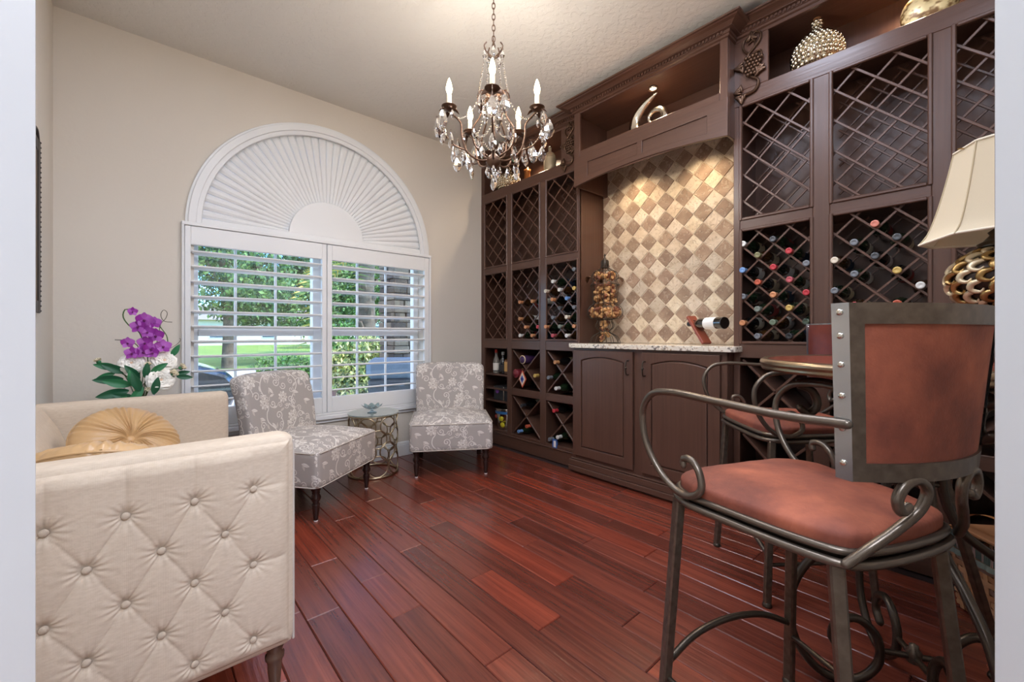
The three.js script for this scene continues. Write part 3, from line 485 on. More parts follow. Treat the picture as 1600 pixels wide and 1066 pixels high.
function carving(zc, yc, flip) {                         // applied vine with leaves and a bunch of grapes
  const L = [], x = FX - 0.008, q = (z, y, d = 0) => [x - d, yc + y, zc + flip * z];
  L.push(vtube([q(-0.045, -0.155), q(0.02, -0.145), q(0.035, -0.10), q(-0.005, -0.06), q(-0.02, 0.0), q(-0.012, 0.06), q(0.02, 0.09), q(0.012, 0.125), q(-0.015, 0.115)], v => 0.009 * (1 - 0.4 * v), 40, 7));
  L.push(vtube([q(0.02, 0.09), q(0.042, 0.115), q(0.045, 0.15), q(0.02, 0.165), q(0.005, 0.145)], v => 0.008 * (1 - 0.5 * v), 24, 7));
  L.push(vtube([q(-0.012, 0.06), q(-0.04, 0.10), q(-0.035, 0.14), q(-0.012, 0.155)], v => 0.007 * (1 - 0.5 * v), 24, 7));
  L.push(vtube([q(-0.02, 0), q(0.01, 0.05), q(0.045, 0.055), q(0.05, 0.02)], v => 0.008 * (1 - 0.4 * v), 24, 7));
  const leaf = (z, y, a, s) => { for (let k = -2; k <= 2; k++) { const b = a + k * 0.5, r = s * (1 - 0.14 * Math.abs(k)); const g = new THREE.SphereGeometry(1, 8, 6); g.scale(0.008, r * 0.62, r * 0.22); g.rotateX(-b); g.translate(x - 0.004, yc + y + Math.cos(b) * r * 0.5, zc + flip * z + flip * 0 - Math.sin(b) * -r * 0.5); L.push(g); } };
  leaf(-0.045, -0.15, 3.6, 0.05); leaf(-0.05, -0.13, 5.4, 0.045); leaf(0.02, -0.05, 1.4, 0.05); leaf(-0.04, 0.01, 4.2, 0.05); leaf(0.0, 0.13, 0.2, 0.045); leaf(0.03, -0.03, 2.2, 0.04);
  for (let r = 0; r < 6; r++) for (let k = 0; k < 5 - Math.abs(r - 1.5) * 0.8; k++) L.push(ball(x - 0.006 - rr(0, 0.006), yc + 0.035 - r * 0.018, zc + flip * (0.012 + (k - 2) * 0.017 + (r % 2) * 0.008), 0.0105, 7));
  return L;
}
const Y = { toe: 0.10, b2: 0.135, b2t: 0.478, b1: 0.540, b1t: 0.888, r0: 0.967, r0t: 1.592, r1: 1.645, r1t: 2.274, n0: 2.358, n0t: 2.627, top: 2.655 };
function tower(t, zl, zr, stiles, carve, niche, zns, closedLow) {
  part('back_panel', cbox(BK, XR - 0.002, 0.02, Y.top, zl, zr, 0.001, 'y'), M.wood, t);
  part('side_panel', cbox(FX + 0.002, BK, 0, Y.top, zl, zl + 0.012, 0.002, 'y'), M.wood, t); part('side_panel', cbox(FX + 0.002, BK, 0, Y.top, zr - 0.012, zr, 0.002, 'y'), M.wood, t);
  for (const y of [Y.b2 - 0.02, Y.b2t + 0.02, Y.b1t + 0.03, Y.r0t + 0.015, Y.r1t + 0.062]) part('shelf_board', cbox(FX + 0.021, BK, y, y + 0.018, zl + 0.013, zr - 0.013, 0.002, 'z'), M.wood, t);
  part('top_board', cbox(FX + 0.021, BK, Y.top - 0.006, Y.top + 0.012, zl + 0.013, zr - 0.013, 0.002, 'z'), M.wood, t);
  part('plinth', cbox(FX - 0.004, FX + 0.02, 0, Y.toe, zl, zr, 0.003, 'z'), M.wood, t); part('plinth_cap', cbox(FX - 0.010, FX + 0.02, Y.toe, Y.toe + 0.012, zl, zr, 0.004, 'z'), M.wood, t);
  for (const [a, b] of stiles) stile(t, a, b, Y.toe + 0.012, Y.r1t);
  for (let i = 0; i + 1 < stiles.length; i++) {
    const a = stiles[i][1], b = stiles[i + 1][0];
    rail(t, a, b, Y.toe + 0.012, Y.b2); rail(t, a, b, Y.b1t, Y.r0); rail(t, a, b, Y.r0t, Y.r1);
    if (!(closedLow && i === 0)) rail(t, a, b, Y.b2t, Y.b1);
    rackFrame(t, a, b, Y.r0, Y.r0t); rackFrame(t, a, b, Y.r1, Y.r1t);
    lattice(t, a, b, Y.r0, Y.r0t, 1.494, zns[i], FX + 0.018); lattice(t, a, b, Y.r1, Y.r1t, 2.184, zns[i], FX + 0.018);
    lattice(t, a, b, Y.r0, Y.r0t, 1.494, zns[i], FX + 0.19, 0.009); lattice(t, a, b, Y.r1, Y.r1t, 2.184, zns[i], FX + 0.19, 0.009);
    if (!(closedLow && i === 0)) { xBin(t, a, b, Y.b2, Y.b2t); xBin(t, a, b, Y.b1, Y.b1t); }
    if (i) part('divider', cbox(FX + 0.021, BK, Y.toe, Y.b1t + 0.03, stiles[i][0] + 0.02, stiles[i][1] - 0.02, 0.001, 'y'), M.wood, t);
  }
  part('rail', cbox(FX + 0.0005, FX + 0.02, Y.r1t, Y.n0, zl, zr, 0.0025, 'z'), M.wood, t);
  part('rail', cbox(FX + 0.0005, FX + 0.02, Y.n0t, Y.top + 0.02, zl, zr, 0.0025, 'z'), M.wood, t);
  for (const [a, b] of niche) part('stile', cbox(FX + 0.0005, FX + 0.02, Y.n0, Y.n0t, a, b, 0.0025, 'y'), M.wood, t);
  part('carving', carving((carve[0] + carve[1]) / 2, 2.475, carve[2]), M.bronze, t, 'carved grape vine ornament');
  part('crown_moulding', crown(FX, zl, zr, crownProf(Y.top), BK, 0), M.wood, t);
  const d = part('dentil_moulding', dentils(FX, zl + 0.01, zr - 0.01, Y.top), M.wood, t); d.userData.kind = 'stuff';
}
const stL = [[ZB + 0.002, -3.202], [-2.870, -2.812], [-2.455, -2.389], [-2.051, -2.037]], stR = [[-0.938, -0.905], [-0.569, -0.501], [-0.154, -0.094], [0.252, 0.31]];
const LT = thing('wine_cabinet', 'tall dark wine cabinet between the window wall and the tile backsplash', 'cabinet');
tower(LT, ZB + 0.002, -2.037, stL, [-2.215, -2.045, 1], [[ZB + 0.002, -3.205], [-2.222, -2.037]], [-3.17, -2.77, -2.385], true);
for (const y of [0.385, 0.632]) part('shelf_board', cbox(FX + 0.015, BK, y, y + 0.016, -3.24, -2.85, 0.002, 'z'), M.wood, LT);
part('shelf_board', cbox(FX + 0.015, BK, 0.10, 0.118, -3.24, -2.85, 0.002, 'z'), M.wood, LT);
const RT = thing('wine_cabinet', 'tall dark wine cabinet right of the tiles, behind the bar stools', 'cabinet');
tower(RT, -0.938, 0.31, stR, [-0.92, -0.77, 1], [[-0.938, -0.765], [0.25, 0.31]], [-0.89, -0.482, -0.07], false);

// centre base cabinet with two arched doors
{
  const t = thing('base_cabinet', 'dark base cabinet with two arched-panel doors under the stone counter', 'cabinet');
  const X = 2.40, zl = -2.035, zr = -0.940;
  part('carcass', [cbox(X + 0.02, BK, 0.06, 0.918, zl, zr, 0.002), cbox(X, X + 0.02, 0.10, 0.918, zl, zl + 0.03, 0.003, 'y'), cbox(X, X + 0.02, 0.10, 0.918, zr - 0.035, zr, 0.003, 'y'), cbox(X, X + 0.02, 0.10, 0.918, -1.52, -1.45, 0.003, 'y'), cbox(X + 0.0012, X + 0.0195, 0.89, 0.918, zl, zr, 0.003, 'z'), cbox(X + 0.0012, X + 0.0195, 0.10, 0.16, zl, zr, 0.003, 'z')], M.wood, t);
  part('base_moulding', [cbox(X - 0.018, X + 0.02, 0.055, 0.098, zl - 0.018, zr + 0.018, 0.003, 'z'), cbox(X - 0.010, X + 0.02, 0.098, 0.112, zl - 0.01, zr + 0.01, 0.006, 'z'), cbox(X - 0.024, X + 0.02, 0.02, 0.055, zl - 0.022, zr + 0.022, 0.003, 'z'), cbox(X + 0.01, X + 0.06, 0, 0.02, zl, zr, 0.002, 'z')], M.wood, t);
  for (const [a, b, hz] of [[-2.006, -1.518, -1.545], [-1.452, -0.972, -1.425]]) {
    const d = new THREE.Group(); d.name = 'door'; t.add(d);
    const y0 = 0.138, y1 = 0.902, x = X - 0.0005, th = 0.020, w = 0.062, top = 0.862, sag = 0.030;
    const arch = (z, e) => top - e - sag * Math.pow((z - (a + b) / 2) / ((b - a) / 2 - w), 2);
    const mk = (shape, depth, bev, xo, m, name) => { const g = new THREE.ExtrudeGeometry(shape, { depth: depth - 2 * bev, bevelEnabled: bev > 0, bevelSize: bev, bevelThickness: bev, bevelSegments: 2, curveSegments: 8 }); g.rotateY(-Math.PI / 2); g.translate(xo, 0, 0); uvBox(g, 'y'); return part(name, uvBox(g, 'y'), m, d); };
    const S = new THREE.Shape(); S.moveTo(a + 0.004, y0 + 0.004); S.lineTo(b - 0.004, y0 + 0.004); S.lineTo(b - 0.004, y1 - 0.004); S.lineTo(a + 0.004, y1 - 0.004); S.closePath();
    const H = new THREE.Path(); H.moveTo(a + w, y0 + w); for (let k = 0; k <= 16; k++) { const z = a + w + (b - a - 2 * w) * k / 16; H.lineTo(z, arch(z, 0)); } H.lineTo(b - w, y0 + w); H.closePath(); S.holes.push(H);
    mk(S, th, 0.004, x - 0.004, M.wood, 'door_frame');
    const Q = new THREE.Shape(), e = 0.016; Q.moveTo(a + w + e, y0 + w + e); for (let k = 0; k <= 16; k++) { const z = a + w + e + (b - a - 2 * w - 2 * e) * k / 16; Q.lineTo(z, arch(z, e)); } Q.lineTo(b - w - e, y0 + w + e); Q.closePath();
    mk(Q, 0.024, 0.007, x - 0.002, M.wood, 'raised_panel');
    part('panel_back', pbox(x - 0.006, x - 0.001, y0 + 0.02, y1 - 0.02, a + 0.02, b - 0.02), M.wood, d);
    const hx = x - 0.045;
    part('pull_handle', [tube([[hx + 0.02, 0.845, hz], [hx - 0.004, 0.842, hz], [hx - 0.012, 0.80, hz], [hx - 0.004, 0.758, hz], [hx + 0.02, 0.755, hz]], 0.0045, 20, 7), ball(hx - 0.010, 0.80, hz, 0.0085, 8)], M.ironDark, d, 'dark bail pull');
  }
}
// stone counter
{
  const s = new THREE.Shape(), r = 0.02, x0 = 2.372, x1 = 2.774, z0 = -2.052, z1 = -0.896;
  s.moveTo(x0 + r, -z0); s.lineTo(FX - 0.001, -z0); s.lineTo(FX - 0.001, 2.036); s.lineTo(x1, 2.036); s.lineTo(x1, 0.940); s.lineTo(FX - 0.001, 0.940); s.lineTo(FX - 0.001, -z1); s.lineTo(x0 + r, -z1); s.quadraticCurveTo(x0, -z1, x0, -z1 + r); s.lineTo(x0, -z0 - r); s.quadraticCurveTo(x0, -z0, x0 + r, -z0);
  const g = new THREE.ExtrudeGeometry(s, { depth: 0.024, bevelEnabled: true, bevelSize: 0.004, bevelThickness: 0.004, bevelSegments: 2 }); g.rotateX(-Math.PI / 2); g.translate(0, 0.9225, 0);
  single('stone_countertop', 'speckled cream granite countertop on the base cabinet', 'countertop', uvBox(g, 'z'), M.granite);
}
// diagonal tile backsplash, tile by tile
{
  const t = thing('tile_backsplash', 'tumbled stone tiles set diagonally in light and brown checks', 'backsplash');
  const z0 = -2.036, z1 = -0.939, y0 = 0.951, y1 = 2.30, xf = 2.775, h = 0.0662, gr = 0.0026;
  part('grout', pbox(xf + 0.004, BK, y0, y1, z0, z1), M.grout, t);
  const tones = k => [0.86, 0.95, 1.03, 1.1].map(f => mat({ color: new THREE.Color().setRGB(f * rr(0.97, 1.03), f, f * rr(0.95, 1.02)), map: k ? T.travD : T.travL, roughness: 0.75, bumpMap: T.travBump, bumpScale: 0.002 }));
  const mats = [tones(0), tones(1)];
  const clipPoly = (P, ax, lim, keep) => { const out = []; for (let i = 0; i < P.length; i++) { const a = P[i], b = P[(i + 1) % P.length], ia = keep * (a[ax] - lim) >= 0, ib = keep * (b[ax] - lim) >= 0; if (ia) out.push(a); if (ia !== ib) { const f = (lim - a[ax]) / (b[ax] - a[ax]); out.push([a[0] + f * (b[0] - a[0]), a[1] + f * (b[1] - a[1])]); } } return out; };
  for (let i = -12; i < 22; i++) for (let j = -14; j < 14; j++) {
    if ((i + j) & 1) continue;
    const y = 1.1575 + i * h, z = -1.37 + j * h, e = h - gr; let P = [[y - e, z], [y, z + e], [y + e, z], [y, z - e]];
    P = clipPoly(clipPoly(clipPoly(clipPoly(P, 0, y0 + 0.002, 1), 0, y1, -1), 1, z0 + 0.001, 1), 1, z1 - 0.001, -1); if (P.length < 3) continue;
    const c = P.reduce((s, p) => [s[0] + p[0] / P.length, s[1] + p[1] / P.length], [0, 0]), pr = rr(-0.0012, 0.0012), pos = [];
    const F = P.map(p => V(xf + pr, c[0] + (p[0] - c[0]) * 0.955, c[1] + (p[1] - c[1]) * 0.955)), B = P.map(p => V(xf + 0.004, p[0], p[1])), C = V(xf + pr, ...c);
    for (let k = 0; k < P.length; k++) { const m = (k + 1) % P.length; pos.push(C, F[m], F[k], F[k], F[m], B[m], F[k], B[m], B[k]); }
    const g = new THREE.BufferGeometry().setFromPoints(pos); g.computeVertexNormals();
    const nn = g.attributes.normal; if (nn.getX(0) > 0) { for (let k = 0; k < pos.length; k += 3) [pos[k + 1], pos[k + 2]] = [pos[k + 2], pos[k + 1]]; g.setFromPoints(pos); g.computeVertexNormals(); }
    part('tile', uvBox(g, 'y', rr(0, 1), rr(0, 1)), mats[(i % 2 === 0) ? 1 : 0][Math.floor(rnd() * 4)], t);
  }
}
// bridge over the counter: open niche, arched valance, crown
{
  const t = thing('bridge_cabinet', 'dark bridge cabinet with open niche and arched valance above the tiles', 'cabinet');
  const X = 2.385, zl = -2.010, zr = -0.932, w = 0.020, base = 2.635;
  part('side_panel', cbox(X + w, BK, 2.10, base, zl, zl + 0.016, 0.002, 'y'), M.wood, t); part('side_panel', cbox(X + w, BK, 2.10, base, zr - 0.016, zr, 0.002, 'y'), M.wood, t);
  part('shelf_board', cbox(X + w, BK, 2.318, 2.338, zl + 0.016, zr - 0.016, 0.002, 'z'), M.wood, t);
  part('underside_board', cbox(X + w, BK, 2.296, 2.310, zl + 0.016, zr - 0.016, 0.002, 'z'), M.wood, t);
  part('top_board', cbox(X + w, BK, 2.622, 2.640, zl + 0.016, zr - 0.016, 0.002, 'z'), M.wood, t);
  part('back_panel', cbox(BK - 0.02, BK, 2.338, 2.622, zl + 0.016, zr - 0.016, 0.001, 'z'), M.wood, t);
  part('stile', cbox(X, X + w, 2.30, base, zl, -1.955, 0.003, 'y'), M.wood, t); part('stile', cbox(X, X + w, 2.30, base, -0.975, zr, 0.003, 'y'), M.wood, t);
  part('rail', cbox(X, X + w, 2.30, 2.345, -1.955, -0.975, 0.003, 'z'), M.wood, t); part('rail', cbox(X, X + w, 2.618, base, -1.955, -0.975, 0.003, 'z'), M.wood, t);
  const edge = z => 2.098 + 0.040 * Math.max(0, 1 - Math.pow((z + 1.471) / 0.54, 2));
  const ext = (S, depth, bev, xo, name) => { const g = new THREE.ExtrudeGeometry(S, { depth: depth - 2 * bev, bevelEnabled: true, bevelSize: bev, bevelThickness: bev, bevelSegments: 2 }); g.rotateY(-Math.PI / 2); g.translate(xo, 0, 0); part(name, uvBox(g, 'z'), M.wood, t); };
  const S = new THREE.Shape(), b = 0.003; S.moveTo(zl + b, 2.302); for (let k = 0; k <= 32; k++) { const z = zl + b + (zr - zl - 2 * b) * k / 32; S.lineTo(z, edge(z)); } S.lineTo(zr - b, 2.302); S.closePath();
  const pan = (a, c) => { const H = []; H.push([a, 2.250]); H.push([c, 2.250]); for (let k = 0; k <= 16; k++) { const z = c + (a - c) * k / 16; H.push([z, edge(z) + 0.030]); } return H; };
  for (const [a, c] of [[-1.890, -1.487], [-1.455, -1.042]]) { const H = new THREE.Path(), P = pan(a, c); H.moveTo(...P[0]); P.slice(1).forEach(p => H.lineTo(...p)); H.closePath(); S.holes.push(H); }
  ext(S, 0.020, b, X + 0.020 - b, 'valance');
  part('valance_panel', [cbox(X + 0.009, X + 0.019, 2.125, 2.27, -1.905, -1.47, 0.001, 'z'), cbox(X + 0.009, X + 0.019, 2.125, 2.27, -1.47, -1.03, 0.001, 'z')], M.wood, t);
  part('crown_moulding', crown(X, zl, zr, crownProf(base + 0.005), 2.475, 1), M.wood, t);
  const d = part('dentil_moulding', dentils(X, zl + 0.01, zr - 0.01, base + 0.005), M.wood, t); d.userData.kind = 'stuff';
}
// small puck lights in the niches and under the bridge
function puck(label, x, y, z, power, ang = 1.1) {
  const t = thing('puck_light', label, 'cabinet light', [x, y, z]);
  part('housing', lathe([[0, 0], [0.030, 0], [0.030, -0.008], [0.024, -0.011], [0.020, -0.006]], 20), M.silver, t); part('lens', lathe([[0, -0.010], [0.014, -0.009], [0.020, -0.005]], 16), M.puck, t);
  const l = new THREE.SpotLight(0xffe3bf, power, 0, ang, 0.8, 2); l.position.set(x, y - 0.013, z); l.target.position.set(x, y - 1, z); l.castShadow = true; scene.add(l, l.target);
}
puck('puck light at the top of the centre niche above the swirl sculpture', 2.50, 2.621, -1.44, 2.6, 1.4);
puck('puck light under the bridge cabinet, left of centre', 2.60, 2.295, -1.70, 1.3);
puck('puck light under the bridge cabinet, right of centre', 2.60, 2.295, -1.22, 1.3);
puck('puck light in the upper niche of the left cabinet', 2.62, 2.648, -2.68, 1.5, 1.35);
puck('puck light in the upper niche of the right cabinet', 2.62, 2.648, -0.22, 1.8, 1.35);

// ---------------------------------------------------------------- wine bottles
const glassM = { green: phys({ color: 0x1c2a1a, roughness: 0.08, clearcoat: 1 }), black: phys({ color: 0x121212, roughness: 0.08, clearcoat: 1 }), amber: phys({ color: 0x3a2410, roughness: 0.08, clearcoat: 1 }) };
const bodyG = lathe([[0, 0.006], [0.020, 0.004], [0.033, 0], [0.0355, 0.004], [0.0355, 0.175], [0.033, 0.195], [0.024, 0.215], [0.0165, 0.232], [0.0142, 0.25], [0.0138, 0.262]], 20);
const capG = lathe([[0.0142, 0.245], [0.0146, 0.247], [0.0142, 0.280], [0.0156, 0.281], [0.0156, 0.291], [0.0146, 0.2935], [0.0085, 0.294], [0.0080, 0.2925], [0, 0.2925]], 18);
const lblG = new THREE.CylinderGeometry(0.0359, 0.0359, 0.085, 20, 1, true, 0.4, 4.6).translate(0, 0.095, 0);
const capMats = new Map(), labelM = [0xe8e2d2, 0xd8c9a8, 0x8a2f2a, 0xf0eee8, 0x2c3c52].map(c => mat({ color: c, roughness: 0.8, side: THREE.DoubleSide }));
const CAP = { white: 0xd9d6cf, charcoal: 0x4a4c4e, olive: 0x7d7a55, red: 0xb5323a, grey: 0x73767a, blue: 0x6f94c4, 'orange-red': 0xbf5a40, pink: 0xb9545c, orange: 0xc98a5e, 'grey-green': 0x7d8478, gold: 0xc8a85c, green: 0x6f7d66, 'dark green': 0x3c4a3c, black: 0x2b2d30, salmon: 0xcf7d68, cream: 0xdccfb8, tan: 0xc08a5c };
const capMat = c => { if (!capMats.has(c)) capMats.set(c, mat({ color: CAP[c] ?? c, roughness: 0.35, metalness: 0.15 })); return capMats.get(c); };
const bottleBase = {};
function bottle(label, cap, pos, dir, group, gl = 'green', lb = 0, roll = 0) {
  const t = thing('wine_bottle', label, 'bottle', pos, 0, group);
  t.quaternion.setFromUnitVectors(V(0, 1, 0), V(...dir).normalize()).multiply(new THREE.Quaternion().setFromAxisAngle(V(0, 1, 0), roll));
  part('glass', bodyG, glassM[gl], t); part('foil_cap', capG, capMat(cap), t); part('paper_label', lblG, labelM[lb], t); return t;
}
const ROW = ['top row', 'second row', 'third row', 'fourth row', 'fifth row', 'sixth row', 'seventh row', 'bottom row'];
const ORD = ['leftmost', 'second from left', 'third from left', 'fourth from left', 'fifth from left'];
function fillRack(where, zn, list, group) {
  const rows = [...new Set(list.map(l => l[0]))].sort((a, b) => a - b);
  for (const [k, n, c] of list) {
    const same = list.filter(l => l[0] === k).map(l => l[1]).sort((a, b) => a - b), r = rows.indexOf(k) + 1, o = same.length === 1 ? 'alone' : same.indexOf(n) === same.length - 1 ? 'rightmost' : ORD[same.indexOf(n)];
    bottle(`${c}-capped wine bottle, ${o === 'alone' ? 'only one' : o} in ${r === rows.length ? 'bottom row' : ROW[r - 1]}, ${where}`, c, [FX + 0.286 + rr(-0.004, 0.006), 1.494 - k * DY + 0.0205, zn + n * DZ], [-1, 0, 0], group, ['green', 'black', 'green', 'amber'][Math.floor(rnd() * 4)], Math.floor(rnd() * 5), rr(0, 6));
  }
}
fillRack('rack right of the tiles', -0.89, [[0, 0, 'white'], [0, 2, 'charcoal'], [1, 1, 'olive'], [1, 3, 'red'], [2, 0, 'blue'], [2, 2, 'red'], [2, 4, 'grey'], [3, 1, 'orange-red'], [3, 3, 'pink'], [4, 0, 'grey'], [4, 2, 'orange'], [4, 4, 'red'], [5, 1, 'grey-green'], [5, 3, 'gold'], [6, 0, 'orange'], [6, 2, 'green'], [6, 4, 'dark green'], [7, 1, 'grey'], [7, 3, 'black']], 'bottles in the rack right of the tiles');
fillRack('rack beside the lamp', -0.482, [[0, 2, 'salmon'], [1, 1, 'grey'], [1, 3, 'charcoal'], [2, 0, 'cream'], [2, 2, 'charcoal'], [3, 1, 'grey'], [3, 3, 'gold'], [4, 0, 'grey'], [4, 4, 'white'], [5, 1, 'red'], [5, 3, 'orange-red'], [6, 0, 'charcoal']], 'bottles in the rack beside the lamp');
fillRack('rack left of the tiles', -2.385, [[0, 4, 'grey'], [1, 1, 'white'], [2, 0, 'cream'], [2, 2, 'white'], [2, 4, 'gold'], [3, 1, 'orange'], [3, 3, 'blue'], [4, 2, 'charcoal'], [4, 4, 'grey'], [5, 1, 'grey'], [5, 3, 'cream'], [6, 0, 'orange'], [6, 2, 'grey-green'], [6, 4, 'orange'], [7, 1, 'pink'], [7, 3, 'white']], 'bottles in the rack left of the tiles');
fillRack('middle rack, left cabinet', -2.77, [[3, 1, 'orange'], [3, 3, 'tan'], [5, 1, 'tan'], [6, 2, 'orange'], [6, 4, 'red'], [7, 1, 'white'], [7, 3, 'orange']], 'bottles in the middle rack of the left cabinet');
// loose bottles and gifts in the cross bins
{
  const g = 'bottles in the cross bins', bx = FX + 0.275;
  bottle('copper-banded bottle in the top of the upper right cross bin', 'tan', [bx, 0.795, -2.272], [-1, 0, 0], g, 'black', 1);
  bottle('white-capped bottle at the bottom of the upper right cross bin', 'white', [bx, 0.588, -2.262], [-1, 0, 0], g, 'green', 1);
  bottle('grey-capped bottle at the left of the upper right cross bin', 'grey', [bx, 0.668, -2.345], [-1, 0, 0], g, 'green', 3);
  bottle('gold-banded bottle at the right of the upper left cross bin', 'gold', [bx, 0.672, -2.50], [-1, 0, 0], g, 'amber', 1);
  bottle('red-capped bottle in the top of the lower right cross bin', 'red', [bx, 0.408, -2.285], [-1, 0, 0], g, 'black', 2);
  bottle('grey-capped bottle low in the lower right cross bin, left one', 'grey', [bx, 0.172, -2.332], [-1, 0, 0], g, 'green', 0);
  bottle('white-capped bottle low in the lower right cross bin, middle one', 'white', [bx, 0.205, -2.245], [-1, 0, 0], g, 'green', 0);
  bottle('orange-capped bottle with red neck at the bottom of the lower left cross bin', 'orange-red', [bx, 0.232, -2.60], [-1, 0, 0], g, 'amber', 2);
  bottle('dark bottle with cream label in the lower left cross bin', 'black', [bx, 0.402, -2.66], [-1, 0, 0], g, 'black', 0);
  bottle('blue-capped bottle in the corner of the lower left cross bin', 'blue', [bx, 0.172, -2.70], [-1, 0, 0], g, 'green', 4);
  const bag = (name, label, y, z, col, trimc) => { const t = thing(name, label, 'gift bag', [FX - 0.01, y, z]); part('pouch', turn(lathe([[0, 0], [0.030, 0.004], [0.036, 0.03], [0.037, 0.12], [0.034, 0.18], [0.020, 0.215], [0.030, 0.235]], 20), 0, 0, -Math.PI / 2), mat({ color: col, roughness: 0.45, side: THREE.DoubleSide }), t); part('trim_cord', turn(new THREE.TorusGeometry(0.034, 0.004, 8, 24), 0, Math.PI / 2, 0).translate(0.012, 0, 0), mat({ color: trimc, roughness: 0.6 }), t); };
  bag('purple_bottle_bag', 'purple quilted bottle bag with cream trim in the upper cross bin', 0.798, -2.668, 0x43294f, 0xd9c49a);
  bag('maroon_bottle_bag', 'maroon satin bottle bag at the left of the upper cross bin', 0.672, -2.755, 0x6e1c28, 0x8e3038);
  { // enamelled diamond ornament
    const t = thing('enamel_ornament', 'colourful diamond-shaped enamel ornament hanging in the upper cross bin', 'ornament', [FX - 0.012, 0.632, -2.652], 0);
    const d = (s, x, m, n) => { const g = new THREE.BoxGeometry(0.006, s, s); g.rotateX(Math.PI / 4); g.scale(1, 1.35, 0.85); g.translate(x, 0, 0); part(n, g, m, t); };
    d(0.078, 0, mat({ color: 0xc0563a, roughness: 0.4 }), 'border'); d(0.062, -0.002, mat({ color: 0xd8c7b0, roughness: 0.5 }), 'field'); d(0.036, -0.004, mat({ color: 0x4a5ea0, roughness: 0.4 }), 'inner_diamond'); part('centre_disc', new THREE.CylinderGeometry(0.012, 0.012, 0.004, 16).rotateZ(Math.PI / 2).translate(-0.008, 0, 0), mat({ color: 0x1f2f7a, roughness: 0.3 }), t); part('hanging_loop', new THREE.TorusGeometry(0.01, 0.0015, 6, 16).rotateY(Math.PI / 2).translate(0, 0.083, 0), M.gold, t);
  }
  { const t = thing('small_gift_box', 'small blue and white printed box at the bin front', 'box', [FX - 0.006, Y.toe + 0.012, -2.285]); part('carton', cbox(-0.004, 0.016, 0, 0.066, -0.022, 0.022, 0.002), mat({ color: 0x3d5f9c, roughness: 0.5 }), t); part('printed_face', cbox(-0.006, -0.003, 0.008, 0.058, -0.006, 0.018, 0.001), mat({ color: 0xd9d2cf, roughness: 0.5 }), t); }
  // open shelves of the left cabinet
  const std = (label, z, h, r, col, cap, lab, sq) => {
    const t = thing('liquor_bottle', label, 'bottle', [FX + 0.075, 0.648, z], 0, 'liquor bottles on the open shelf');
    part('glass', sq ? [cbox(-r, r, 0, h * 0.62, -r, r, 0.008), lathe([[r * 0.8, h * 0.61], [r * 0.4, h * 0.70], [0.013, h * 0.76], [0.013, h * 0.88]], 16)] : lathe([[0, 0], [r, 0.002], [r, h * 0.5], [r * 0.8, h * 0.62], [0.013, h * 0.74], [0.012, h * 0.88]], 18), col, t);
    part('stopper', lathe([[0, h * 0.86], [0.0145, h * 0.86], [0.0145, h], [0, h]], 14), mat({ color: cap, roughness: 0.4 }), t);
    part('paper_label', sq ? cbox(-r - 0.002, -r + 0.002, h * 0.12, h * 0.52, -r * 0.8, r * 0.8, 0.001) : new THREE.CylinderGeometry(r + 0.0008, r + 0.0008, h * 0.3, 18, 1, true, 2.6, 4).translate(0, h * 0.28, 0), mat({ color: lab, roughness: 0.7, side: THREE.DoubleSide }), t);
  };
  std('clear liquor bottle with red cap on the open shelf', -3.115, 0.225, 0.030, phys({ color: 0xd9d2c4, roughness: 0.05, transmission: 0.7, thickness: 0.02 }), 0xb03028, 0xe9e0d2);
  std('dark liquor bottle with silver cap in the middle of the open shelf', -3.015, 0.205, 0.036, glassM.black, 0x9a9a98, 0x2e2a28);
  std('square amber liquor bottle with tan label on the open shelf', -2.925, 0.225, 0.036, phys({ color: 0x5a3214, roughness: 0.1, clearcoat: 1 }), 0x1e1a18, 0xc79a5c, true);
  { const t = thing('dark_gift_carton', 'dark carton with a purple seal on the lower open shelf', 'box', [FX + 0.10, 0.401, -3.0]); part('carton', cbox(-0.06, 0.10, 0, 0.13, -0.11, 0.10, 0.003), mat({ color: 0x2a2a2c, roughness: 0.5 }), t); part('seal', new THREE.CylinderGeometry(0.022, 0.022, 0.004, 18).rotateZ(Math.PI / 2).translate(-0.062, 0.085, -0.055), mat({ color: 0x7a3f9c, roughness: 0.4 }), t); part('ribbon', cbox(-0.0625, -0.059, 0, 0.13, 0.03, 0.04, 0.001), M.silver, t); }
  { const t = thing('ice_bucket', 'metal party bucket with blue and yellow print at cabinet bottom', 'bucket', [FX + 0.135, 0.118, -3.02]); const g = lathe([[0, 0], [0.095, 0], [0.118, 0.20], [0.122, 0.205], [0.116, 0.206], [0.094, 0.01], [0, 0.008]], 28); part('pail', g, M.silver, t); part('blue_band', new THREE.CylinderGeometry(0.1165, 0.1145, 0.025, 28, 1, true).translate(0, 0.17, 0), mat({ color: 0x3c6ea0, roughness: 0.4, side: THREE.DoubleSide }), t); for (const [y, a] of [[0.115, 3.1], [0.06, 3.3]]) part('printed_lemon', ball(-0.103 * Math.cos(a - 3.14), y, 0.103 * Math.sin(a - 3.14) + 0.03, 0.03, 12, 0.35, 0.8, 1.1), mat({ color: 0xd8c62c, roughness: 0.5 }), t); part('red_band', ball(-0.09, 0.125, -0.045, 0.028, 10, 0.5, 0.8, 1.1), mat({ color: 0xb03a34, roughness: 0.5 }), t); }
}
